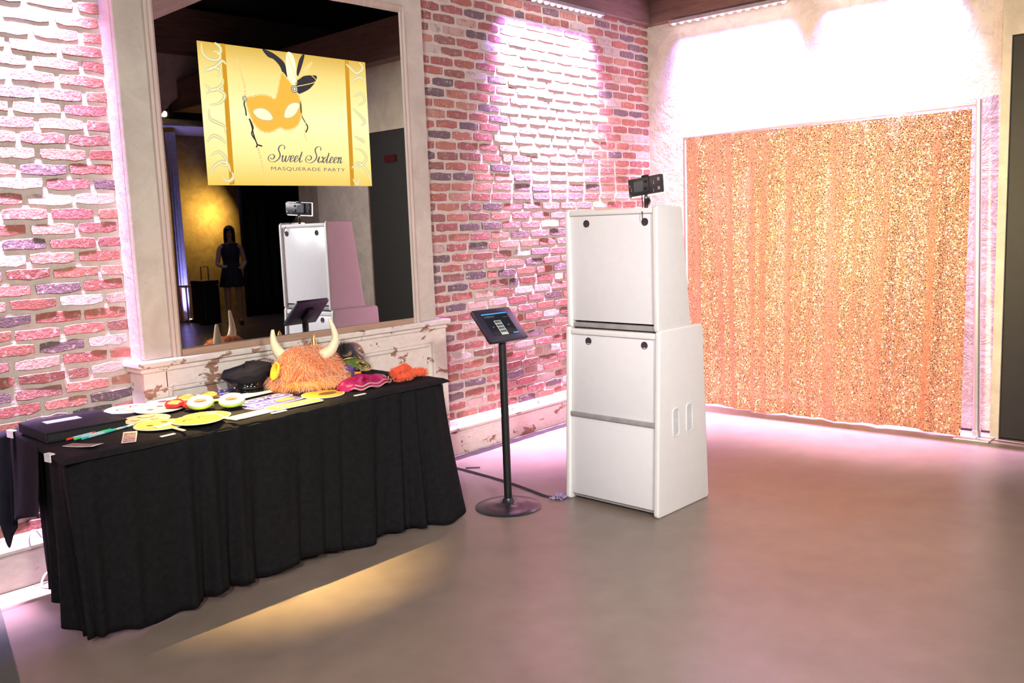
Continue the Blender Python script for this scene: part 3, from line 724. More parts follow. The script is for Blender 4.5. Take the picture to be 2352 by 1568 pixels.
def face_sign(x, y, rz, r, m, label, lvl, face, tilt=0, stick=None, sx=1.0):
    t = thing('emoji_sign', label, 'sign', (x, y, Z+lvl*.0045), rz, 'round face signs on the prop table')
    def a(mb, name, mm): o = mb.obj(name, mm); o.parent = t; return o
    a(disc(MB(), 0, 0, r, 0, .003, 36, sx, 1), 'rim', M['card']); a(disc(MB(), 0, 0, r*.955, .003, .0036, 36, sx, 1), 'face_disc', m)
    zz0, zz1 = .0036, .0041
    if face in ('sad', 'smile', 'grin', 'wink'):
        for s_ in (-1, 1):
            if face == 'sad': mb = MB(); ribbon(mb, [(s_*r*.38+q*r*.16, r*.22-.25*r*(1-q*q)*.5*-1) for q in (-1, -.5, 0, .5, 1)], r*.11, zz1); a(mb, 'eye', M['ink'])
            elif face == 'smile': mb = MB(); ribbon(mb, [(s_*r*.36+q*r*.2, r*.12+.2*r*(1-q*q)) for q in (-1, -.5, 0, .5, 1)], r*.09, zz1); a(mb, 'eye', M['ink'])
            else: a(disc(MB(), s_*r*.35, r*.2, r*.13, zz0, zz1, 14, .8, 1.2), 'eye', M['ink'])
    if face == 'sad': mb = MB(); ribbon(mb, [(q*r*.35, -r*.45+.28*r*(1-q*q)) for q in np.linspace(-1, 1, 9)], r*.11, zz1); a(mb, 'mouth', M['ink'])
    if face == 'smile': mb = MB(); ribbon(mb, [(q*r*.55, -r*.1-.42*r*(1-q*q)) for q in np.linspace(-1, 1, 11)], lambda u: r*.30*math.sin(math.pi*u)+.003, zz1); a(mb, 'mouth', M['orangep'])
    if face == 'grin':
        a(MB().prism(rrect(r*1.15, r*.42, r*.18, 4, 0, -r*.3), zz0, zz1, 'xy'), 'mouth', M['ink'])
        for q in range(5): 
            for s_ in (0, 1): a(MB().box(-r*.52+q*r*.21, -r*.34+q*r*.21, -r*.49+s_*r*.20, -r*.32+s_*r*.20, zz1, zz1+.0004), 'tooth', M['pale'])
    if face == 'tongue':
        for s_ in (-1, 1): a(disc(MB(), s_*r*.3, r*.25, r*.24, zz0, zz1, 16), 'eye', M['card'])
        a(MB().prism(rrect(r*.9, r*.4, r*.19, 4, 0, -r*.3), zz0, zz1, 'xy'), 'mouth', M['ink'])
    if face == 'open': a(disc(MB(), r*.2, -r*.1, r*.42, zz0, zz1, 22, 1.15, .8), 'mouth', M['ink'])
    if face == 'heart':
        for s_ in (-1, 1): a(disc(MB(), s_*r*.35, r*.15, r*.2, zz0, zz1, 16), 'eye', M['inkred'])
        mb = MB(); ribbon(mb, [(q*r*.5, -r*.2-.3*r*(1-q*q)) for q in np.linspace(-1, 1, 9)], r*.12, zz1); a(mb, 'mouth', M['orangep'])
    if stick is not None:
        o = MB().rbox(-.008, .008, -.11, 0, -.0015, .0015, .001, 1, T(r*.75*math.cos(stick), r*.75*math.sin(stick), .001, stick+R(90))).obj('stick', M['stick']); o.parent = t
face_sign(-4.635, -.238, R(20), .108, M['emojip'], 'peach face sign nearest the brick wall, above the album', 0, 'smile')
face_sign(-4.445, -.265, R(-10), .115, M['cream'], 'large cream face sign with red marks, against the wainscot', 1, 'heart')
face_sign(-4.580, -.400, R(30), .105, M['cream'], 'pale round face sign between the aviator glasses and the sad face', 2, 'wink')
face_sign(-4.715, -.545, R(150), .098, M['emojip'], 'peach sad face sign beside the album and pens', 1, 'sad')
face_sign(-4.742, -.730, R(15), .104, M['emojig'], 'greenish yellow grimacing face sign with white teeth', 2, 'grin', stick=R(-105))
face_sign(-4.628, -.815, R(10), .102, M['emoji'], 'smiling yellow face sign at the front edge of the table', 4, 'smile', stick=R(-52))
face_sign(-4.540, -.725, R(-5), .100, M['emoji'], 'yellow face sign with white eyes below the white round glasses', 1, 'tongue')
face_sign(-3.950, -.735, R(5), .100, M['emoji'], 'yellow face sign with open brown mouth below the fur hat', 0, 'open')
# glasses
M['lime'] = S('lime_plastic', (.45, .80, .10), .3); M['lensd'] = S('dark_lens', (.12, .05, .03), .08, spec=.8); M['redp'] = S('red_plastic', (.65, .02, .03), .2); M['amber'] = S('amber_lens', (.62, .27, .07), .12, spec=.8)
def torus(mb, cx, cy, cz, R0, r, M_=None, n=28, k=8, sy=1):
    pts = [(cx+R0*math.cos(2*math.pi*i/n), cy+R0*sy*math.sin(2*math.pi*i/n), cz) for i in range(n)]
    vs_ = []; 
    for i in range(n):
        c_ = Vector(pts[i]); d_ = Vector((math.cos(2*math.pi*i/n), math.sin(2*math.pi*i/n), 0))
        for j in range(k):
            a = 2*math.pi*j/k; vs_.append(c_+d_*r*math.cos(a)+Vector((0, 0, r*math.sin(a))))
    fs = [(i*k+j, ((i+1) % n)*k+j, ((i+1) % n)*k+(j+1) % k, i*k+(j+1) % k) for i in range(n) for j in range(k)]
    mb.add(vs_, fs, M_); return mb
def glasses(x, y, rz, tilt, R0, gap, fm, lm, rimm, label, z0, sy=1, thick=.012):
    t = thing('novelty_glasses', label, 'glasses', (x, y, z0), rz, None, (tilt, 0, rz))
    for s_ in (-1, 1):
        o = torus(MB(), s_*gap, 0, 0, R0, thick, None, 30, 10, sy).obj('rim', rimm, None, 'all'); o.parent = t
        o2 = torus(MB(), s_*gap, 0, -.006, R0+.004, thick*.8, None, 30, 8, sy).obj('rim_back', fm, None, 'all'); o2.parent = o
        o3 = disc(MB(), s_*gap, 0, R0, -.001, .002, 24, 1, sy).obj('lens', lm); o3.parent = o
    o = MB().tube([(-gap+R0, 0, 0), (0, .008, 0), (gap-R0, 0, 0)], .006, 8).obj('bridge', fm, None, True); o.parent = t
    for s_ in (-1, 1):
        o = MB().tube([(s_*(gap+R0), 0, -.004), (s_*(gap+R0)*.98, .004, -.020), (s_*gap*.2, .012, -.024)], .004, 6).obj('temple_arm', fm, None, True); o.parent = t
glasses(-4.425, -.612, R(-38), R(13), .042, .066, M['lime'], M['lensd'], M['card'], 'big white round novelty glasses with dark lenses and lime edges', Z+.040, thick=.014)
glasses(-4.395, -.40, R(-20), R(12), .038, .050, M['gold'], M['amber'], M['gold'], 'gold aviator sunglasses lying behind the white round glasses', Z+.034, .8, .004)
glasses(-4.515, -.495, R(-62), R(12), .036, .046, M['redp'], M['amber'], M['redp'], 'red framed glasses with amber lenses left of the white round glasses', Z+.034, .85, .006)
# photo album with label, pens, photo strips
M['album'] = S('black_speckled_cover', (.018, .017, .022), .85, var=.6, scale=160, bmp=.2, spec=.2); M['pages'] = S('dark_pages', (.012, .012, .013), .8)
al = thing('guest_album', 'thick black speckled guest album with a white label, at the left end of the table', 'album', (-4.975, -.465, Z), R(-3))
def ap(mb, name, m): o = mb.obj(name, m); o.parent = al; return o
ap(MB().rbox(-.148, .15, -.148, .15, .004, .034, .002), 'pages', M['pages']); ap(MB().rbox(-.155, .155, -.155, .155, .0, .005, .002), 'back_cover', M['album'])
ap(MB().rbox(-.155, .155, -.155, .155, .033, .039, .002), 'front_cover', M['album']); ap(MB().rbox(-.157, -.148, -.155, .155, .0, .039, .003), 'spine', M['album'])
ap(MB().box(-.09, .045, .025, .085, .039, .0396), 'label_sticker', M['card'])
def pen(x0, y0, x1, y1, bm_, cm, label, z=.006):
    t = thing('gel_pen', label, 'pen', (x0, y0, Z+z), math.atan2(y1-y0, x1-x0), 'pens in front of the album'); L = math.hypot(x1-x0, y1-y0)
    for (a, b, r, m, nm) in ((.028, L-.02, .0048, bm_, 'barrel'), (L-.055, L, .0056, cm, 'cap'), (0, .03, .0045, cm, 'grip')):
        o = MB().tube([(a, 0, 0), (b, 0, 0)], r, 10).obj(nm, m, None, True); o.parent = t
M['clearblue'] = S('clear_blue_plastic', (.45, .68, .74), .2); M['penred'] = S('pen_red', (.85, .08, .05), .3); M['pengreen'] = S('pen_green', (.10, .70, .22), .3); M['penteal'] = S('pen_teal', (.05, .55, .52), .3); M['penorange'] = S('pen_orange', (.72, .36, .12), .3)
pen(-5.075, -.642, -4.915, -.600, M['clearblue'], M['penred'], 'clear gel pen with red ends, nearest the album spine')
pen(-5.055, -.664, -4.895, -.618, M['clearblue'], M['pengreen'], 'clear gel pen with green ends between red and teal pens')
pen(-5.035, -.684, -4.885, -.634, M['clearblue'], M['penteal'], 'clear gel pen with teal ends in front of the green one')
pen(-4.905, -.640, -4.745, -.596, M['clearblue'], M['penorange'], 'clear gel pen with orange-brown ends beside the sad face sign')
M['photo'] = S('photo_print', (.30, .19, .17), .3, var=.7, scale=90)
def strip(x, y, rz, w_, h_, n, label):
    t = thing('photo_strip', label, 'photo', (x, y, Z), rz, 'printed photo strips on the table')
    def bend(xx): return .010*(xx/w_+.5)**2 if n == 4 else .002*(xx/w_)
    o = MB().grid(lambda u, v: ((u-.5)*w_, (v-.5)*h_, .001+bend((u-.5)*w_)), 10, 3).obj('paper', M['card'], None, True, solid=.0006); o.parent = t
    for k in range(n):
        x0 = -w_/2+.006+k*(w_-.02)/n; x1 = x0+(w_-.02)/n-.004
        o = MB().grid(lambda u, v: (x0+(x1-x0)*u, -h_/2+.005+(h_-.01)*v, .0018+bend(x0+(x1-x0)*u)), 4, 2).obj('photo_frame', M['photo']); o.parent = t
strip(-5.075, -.785, R(-72), .16, .052, 4, 'curled white photo strip nearest the left corner of the table')
strip(-4.912, -.815, R(62), .155, .052, 4, 'flat photo strip lying between the curled strip and the grimacing face')
# ------------------------------------------------------------------ hats and costume pieces
def fur(name, pts, nrms, length, mat, parent, width=.0016, droop=.5, jitter=.6, seed=1):
    rg = np.random.default_rng(seed); mb = MB()
    for p, n_ in zip(pts, nrms):
        p = Vector(p); n_ = (Vector(n_)+Vector(rg.normal(0, jitter, 3))).normalized(); L = length*rg.uniform(.55, 1.25)
        s_ = n_.cross(Vector(rg.normal(0, 1, 3))).normalized()*width
        p1 = p+n_*L*.5+Vector((0, 0, -droop*L*.10)); p2 = p+n_*L*.95+Vector((0, 0, -droop*L*.45)); p2.z = max(p2.z, .001); p1.z = max(p1.z, .001)
        mb.add([p-s_, p+s_, p1-s_*.7, p1+s_*.7, p2], [(0, 1, 3, 2), (2, 3, 4)])
    o = mb.obj(name, mat, parent, fix=False); o['kind'] = 'stuff'; return o
def fur_mat(name, a, b, c_):
    m, nt, p = new_mat(name); rnd = nt.nodes.new('ShaderNodeNewGeometry').outputs['Random Per Island']
    pos = coords(nt); f = noise(nt, pos, 12, 3)
    base = mixc(nt, ramp(nt, f, [(.4, (0, 0, 0)), (.6, (1, 1, 1))]), a, b)
    lk(nt, mixc(nt, ramp(nt, rnd, [(.5, (0, 0, 0)), (1, (1, 1, 1))]), base, c_), p.inputs['Base Color']); p.inputs['Roughness'].default_value = .6
    p.inputs['Sheen Weight'].default_value = .3; return m
M['fur'] = fur_mat('orange_fur', (.90, .26, .08), (.93, .44, .22), (.96, .70, .52)); M['furbase'] = S('orange_plush', (.88, .30, .08), .8, var=.2, scale=14)
M['plushy'] = S('yellow_plush', (.95, .55, .04), .8, var=.1); M['horn'] = S('ivory_horn', (.80, .76, .52), .45, var=.05)
HX, HY = -3.87, -.50
hat = thing('furry_horned_hat', 'fluffy orange viking hat with two ivory horns', 'hat', (HX, HY, Z), R(-40))
def hatsurf(u, v):
    a = 2*math.pi*u; ph_ = v*math.pi*.5
    r = math.cos(ph_)**.75; z = math.sin(ph_)**.9*(.175+.030*math.sin(2*a+.4)*math.cos(ph_*.8)+.012*math.sin(5*a)*math.cos(ph_))
    k = 1+.10*math.sin(3*a+1)+.09*math.sin(5*a+4*v)+.05*math.sin(9*a+9*v)
    x = .152*r*math.cos(a)*k; y = .118*r*math.sin(a)*k
    return (x, y, z+.006)
def hp(mb, name, m, sm='all', par=None): o = mb.obj(name, m, None, sm); o.parent = par or hat; return o
hp(MB().grid(hatsurf, 40, 16), 'dome', M['furbase'])
hp(MB().tube(spline([(.160*math.cos(a), .126*math.sin(a), .026+.004*math.sin(3*a)) for a in np.linspace(0, 2*math.pi, 18)], 3), .022, 8), 'brim_band', M['plushy'])
pts, nn = [], []
for k in range(9500):
    u, v = rng.random(), rng.random()**.8*.98
    p = Vector(hatsurf(u, v)); q = Vector(hatsurf((u+.01) % 1, v))-p; s_ = Vector(hatsurf(u, min(1, v+.01)))-p; n_ = q.cross(s_)
    n_ = n_.normalized() if n_.length > 1e-9 else Vector((0, 0, 1))
    if n_.dot(p-Vector((0, 0, .05))) < 0: n_ = -n_
    if (Vector((-.135, -.075, .11))-p).length < .035: continue
    pts.append(p); nn.append(n_)
for k in range(3000):
    a = rng.random()*6.283; pts.append(Vector((.168*math.cos(a), .134*math.sin(a), .018+rng.random()*.04))); nn.append(Vector((math.cos(a), math.sin(a), .5*rng.random())))
fo = fur('fur', pts, nn, .050, M['fur'], None, .0014, 1.3, .75, 3); fo.parent = hat
for s_ in (-1, 1):
    if s_ < 0: c_ = [(-.098, .01, .145), (-.130, .015, .185), (-.148, .02, .235), (-.148, .022, .290)]
    else: c_ = [(.085, -.01, .150), (.130, -.012, .185), (.152, -.014, .245), (.128, -.012, .335)]
    P_ = spline(c_, 7); n_ = len(P_)
    hp(MB().tube(P_, [.034*(1-.80*(i/(n_-1))**1.15) for i in range(n_)], 16), 'horn', M['horn'])
ear = MB().lathe([(0, -.006), (.024, -.004), (.040, .004), (.046, .014), (.040, .018), (.032, .008), (0, .003)], 20, T(-.128, -.088, .098, R(-145), 0, R(72)), 1, .8); hp(ear, 'ear_cup', M['plushy'])
# spiked gold helmet behind the fur hat
hl = thing('gold_spike_helmet', 'gold helmet with a pointed spike showing behind the fluffy hat', 'hat', (-3.66, -.285, Z))
def h2(mb, name, m): o = mb.obj(name, m, None, True); o.parent = hl; return o
h2(MB().lathe([(.095, 0), (.10, .005), (.098, .04), (.085, .085), (.055, .118), (.02, .13), (0, .131)], 28), 'dome', M['gold'])
h2(MB().lathe([(.02, .128), (.014, .14), (.014, .19), (.008, .215), (0, .23)], 16), 'spike', M['gold'])
h2(MB().lathe([(.095, 0), (.125, .0), (.126, .005), (.098, .012)], 28), 'brim', M['gold'])
# black peaked cap with studs
M['capcloth'] = S('navy_black_felt', (.014, .014, .022), .8, var=.2, spec=.2); M['patent'] = S('black_patent', (.010, .010, .012), .08, spec=.8)
cp = thing('peaked_cap', 'black peaked officer cap with silver studs, left of the fluffy hat', 'hat', (-4.085, -.31, Z), R(-60))
def c2(mb, name, m, sm='all'): o = mb.obj(name, m, None, sm); o.parent = cp; return o
def capsurf(u, v):
    a = 2*math.pi*u; prof_ = [(.088, .012), (.092, .055), (.125, .085), (.118, .11), (.06, .125), (0, .122)]
    t = v*(len(prof_)-1); i = min(len(prof_)-2, int(t)); f_ = t-i; r = prof_[i][0]*(1-f_)+prof_[i+1][0]*f_; z = prof_[i][1]*(1-f_)+prof_[i+1][1]*f_
    return (r*math.cos(a)*(1+.05*math.sin(3*a)), r*math.sin(a)*.9, z+.018*math.cos(a-.5)*(v > .3)*min(1, v*1.5)+.005*math.sin(7*a+8*v))
c2(MB().grid(capsurf, 44, 26), 'crown', M['capcloth']); c2(MB().lathe([(.089, .0), (.092, .004), (.094, .05), (.089, .052)], 36, None, 1, .9), 'band', M['patent'])
c2(MB().grid(lambda u, v: ((.088+.055*v*math.sin(math.pi*u))*math.cos(math.pi*(u-.5)*.72-R(30)), (.088*.95+.055*v*math.sin(math.pi*u))*math.sin(math.pi*(u-.5)*.72-R(30)), .022-.016*v*math.sin(math.pi*u)), 20, 6), 'visor', M['patent'])
for a in (-100, -70, -42): c2(MB().lathe([(0, .005), (.004, .004), (.006, 0)], 10, T(.096*math.cos(R(a)), .088*math.sin(R(a)), .03, R(a), 0, R(90))), 'stud', M['silver'])
tr_ = thing('rhinestone_tiara', 'sparkling silver rhinestone band between the peaked cap and the fluffy hat', 'tiara', (-4.005, -.345, Z+.122), R(-30))
o = MB().tube([(-.045, .0, 0), (-.02, -.012, .012), (.02, -.012, .014), (.045, 0, .002)], .006, 8).obj('band', M['silver'], None, True); o.parent = tr_
for k in range(26):
    x_ = -.045+.09*(k % 13)/12; o = MB().lathe([(0, .0055), (.004, .003), (.0055, 0), (.003, -.004), (0, -.005)], 6, T(x_, -.017+.004*math.sin(k), .004+.013*(k//13)+.012*math.cos((x_)*33), 0, R(80))).obj('stone', M['silver']); o.parent = tr_
# masks and feathers
M['blackfeather'] = S('black_feather', (.012, .010, .012), .5, sheen=.4); M['purplef'] = fur_mat('purple_feather', (.10, .02, .28), (.20, .06, .42), (.30, .18, .62)); M['greenf'] = S('iridescent_green', (.16, .26, .05), .3, .4, var=.4, scale=30)
def mask_shape(w_, h_):
    out = []
    for i in range(40):
        a = 2*math.pi*i/40; x = math.cos(a)*w_/2; y = math.sin(a)*h_/2
        y += h_*.16*abs(x/(w_/2))**1.5
        if y < 0: y *= 1-.75*math.exp(-(x/(w_*.11))**2)
        out.append((x, y))
    return out
def mask(x, y, z, rz, tilt, w_, h_, m, trim, label, stick=None):
    t = thing('masquerade_mask', label, 'mask', (x, y, z), 0, 'masquerade masks beside the fluffy hat', (tilt, 0, rz))
    sh = mask_shape(w_, h_); bow = lambda px: -.9*px*px/w_
    def ring(sc, cx=0, cy=0): return [(cx+(p[0]-cx)*sc, cy+(p[1]-cy)*sc) for p in sh]
    eyes = [[(s_*w_*.24+w_*.115*math.cos(2*math.pi*i/20), h_*.08+h_*.15*math.sin(2*math.pi*i/20)+s_*0) for i in range(20)] for s_ in (-1, 1)]
    bm = bmesh.new(); vs_ = [bm.verts.new((p[0], p[1], 0)) for p in sh]; ed = [bm.edges.new((vs_[i], vs_[(i+1) % 40])) for i in range(40)]
    for e in eyes:
        ev = [bm.verts.new((p[0], p[1], 0)) for p in e]; ed += [bm.edges.new((ev[i], ev[(i+1) % 20])) for i in range(20)]
    bmesh.ops.triangle_fill(bm, use_beauty=True, edges=ed, use_dissolve=False)
    bmesh.ops.subdivide_edges(bm, edges=bm.edges[:], cuts=1)
    for v in bm.verts: v.co.z = bow(v.co.x)
    bm.verts.index_update(); mb = MB().add([v.co.copy() for v in bm.verts], [[v.index for v in f.verts] for f in bm.faces]); bm.free()
    o = mb.obj('face_piece', m, None, 'all', solid=.003); o.parent = t
    o = MB().tube([(p[0], p[1], bow(p[0])) for p in sh+sh[:1]], .0028, 6).obj('gold_trim', trim, None, True); o.parent = t
    for e in eyes: o = MB().tube([(p[0], p[1], bow(p[0])+.001) for p in e+e[:1]], .0022, 6).obj('eye_trim', trim, None, True); o.parent = t
    if stick: o = MB().tube([(w_*.46, -h_*.1, bow(w_*.46)), stick], .0035, 6).obj('handle_stick', M['black'], None, True); o.parent = t
    return t
mk = mask(-3.455, -.365, Z+.105, R(5), R(60), .215, .125, M['blackfeather'], M['gold'], 'black masquerade mask with gold trim standing on the table')
mask(-3.535, -.445, Z+.058, R(-25), R(35), .20, .11, M['greenf'], M['gold'], 'iridescent green mask lying below the black mask', (.20, -.10, -.02))
mask(-3.372, -.33, Z+.066, R(48), R(75), .18, .115, M['blackfeather'], M['gold'], 'second black gold-edged mask leaning at the right of the first')
pts = [Vector((-.075+rng.normal(0, .012), .02+rng.normal(0, .012), .004+rng.normal(0, .008))) for _ in range(420)]
fo = fur('feather_tuft', pts, [Vector((-.2, .6, .3)) for _ in pts], .05, M['blackfeather'], None, .0012, .2, .55, 5); fo.parent = mk
pf = thing('purple_feather_tuft', 'purple feather tuft with blue tips beside the fluffy hat', 'feathers', (-3.615, -.455, Z))
o = MB().lathe([(0, 0), (.05, .004), (.058, .03), (.04, .058), (0, .066)], 18, None, 1.1, .8).obj('core', M['purple'], None, 'all'); o.parent = pf
pts, nn = [], []
for k in range(1400):
    v = Vector(rng.normal(0, 1, 3)).normalized(); v.z = abs(v.z); pts.append(Vector((v.x*.055, v.y*.042, .008+v.z*.052))); nn.append(v)
fo = fur('feathers', pts, nn, .028, M['purplef'], None, .0016, .4, .5, 9); fo.parent = pf
# two little yellow bottles with silver caps
for (x, y, lb) in ((-3.575, -.525, 'small yellow jar with silver cap in front of the green mask'), (-3.655, -.545, 'small yellow jar with silver cap touching the fluffy hat')):
    t = thing('small_jar', lb, 'jar', (x, y, Z), 0, 'small yellow jars')
    o = MB().lathe([(0, 0), (.017, .001), (.018, .004), (.018, .034), (.014, .038), (0, .038)], 20).obj('body', M['yellowp'], None, True); o.parent = t
    o = MB().lathe([(.0155, .037), (.016, .038), (.016, .052), (.013, .054), (0, .0545)], 20).obj('cap', M['silver'], None, True); o.parent = t
# magenta sequin hat lying flat
def magenta():
    m, nt, p = new_mat('magenta_sequin_fabric'); vec = coords(nt); vo = nt.nodes.new('ShaderNodeTexVoronoi'); vo.inputs['Scale'].default_value = 170; lk(nt, vec, vo.inputs['Vector'])
    lk(nt, ramp(nt, vo.outputs['Distance'], [(.2, (.75, .02, .20)), (.6, (.35, .01, .10))]), p.inputs['Base Color']); p.inputs['Roughness'].default_value = .35; p.inputs['Metallic'].default_value = .25
    lk(nt, bump(nt, vo.outputs['Color'], .5, .004), p.inputs['Normal']); return m
M['magenta'] = magenta(); M['trim'] = S('champagne_trim', (.62, .52, .40), .4, .3)
mg = thing('magenta_sequin_hat', 'flattened magenta sequin hat with champagne trim at the front right of the table', 'hat', (-3.70, -.735, Z), R(10))
def mgs(u, v):
    a = 2*math.pi*u; rr = v**.6 if v < .5 else 1
    x = .165*math.cos(a)*(1+.06*math.sin(3*a)); y = .095*math.sin(a)*(1+.08*math.cos(2*a))
    k = math.cos(v*math.pi/2)**.55
    return (x*k, y*k, .004+.055*math.sin(v*math.pi/2)*(.75+.25*math.sin(5*x/.16+1))+.006*math.sin(9*a)*k)
o = MB().grid(mgs, 60, 16).obj('crown', M['magenta'], None, 'all'); o.parent = mg
for (f_, z_) in ((1.02, .010), (.93, .024)):
    o = MB().tube([(.165*f_*math.cos(a)*(1+.06*math.sin(3*a)), .095*f_*math.sin(a)*(1+.08*math.cos(2*a)), z_+.005*math.sin(9*a)) for a in np.linspace(-2.6, .5, 40)], .0035, 6).obj('trim_band', M['trim'], None, True); o.parent = mg
# orange red boa
M['boa'] = fur_mat('orange_red_boa', (.85, .09, .03), (.90, .16, .05), (.92, .28, .12)); M['boabase'] = S('boa_core', (.85, .10, .03), .8)
bo = thing('orange_boa', 'orange red fluffy boa heaped at the right end of the table', 'boa', (-3.48, -.775, Z))
P_ = spline([(-.075, -.03, .024), (-.03, -.045, .028), (.015, -.03, .026), (.03, .01, .030), (-.005, .035, .034), (-.05, .02, .040), (-.035, -.012, .058), (.005, -.005, .062), (.03, .02, .05), (.075, .025, .026), (.115, .01, .024), (.12, -.018, .022)], 6)
o = MB().tube(P_, [.017+.003*math.sin(i*1.7) for i in range(len(P_))], 10).obj('core', M['boabase'], None, 'all'); o.parent = bo
pts, nn = [], []
for k in range(5200):
    i = rng.integers(0, len(P_)); v = Vector(rng.normal(0, 1, 3)).normalized(); pts.append(P_[i]+v*.016); nn.append(v)
fo = fur('fluff', pts, nn, .017, M['boa'], None, .0011, .1, .6, 12); fo.parent = bo
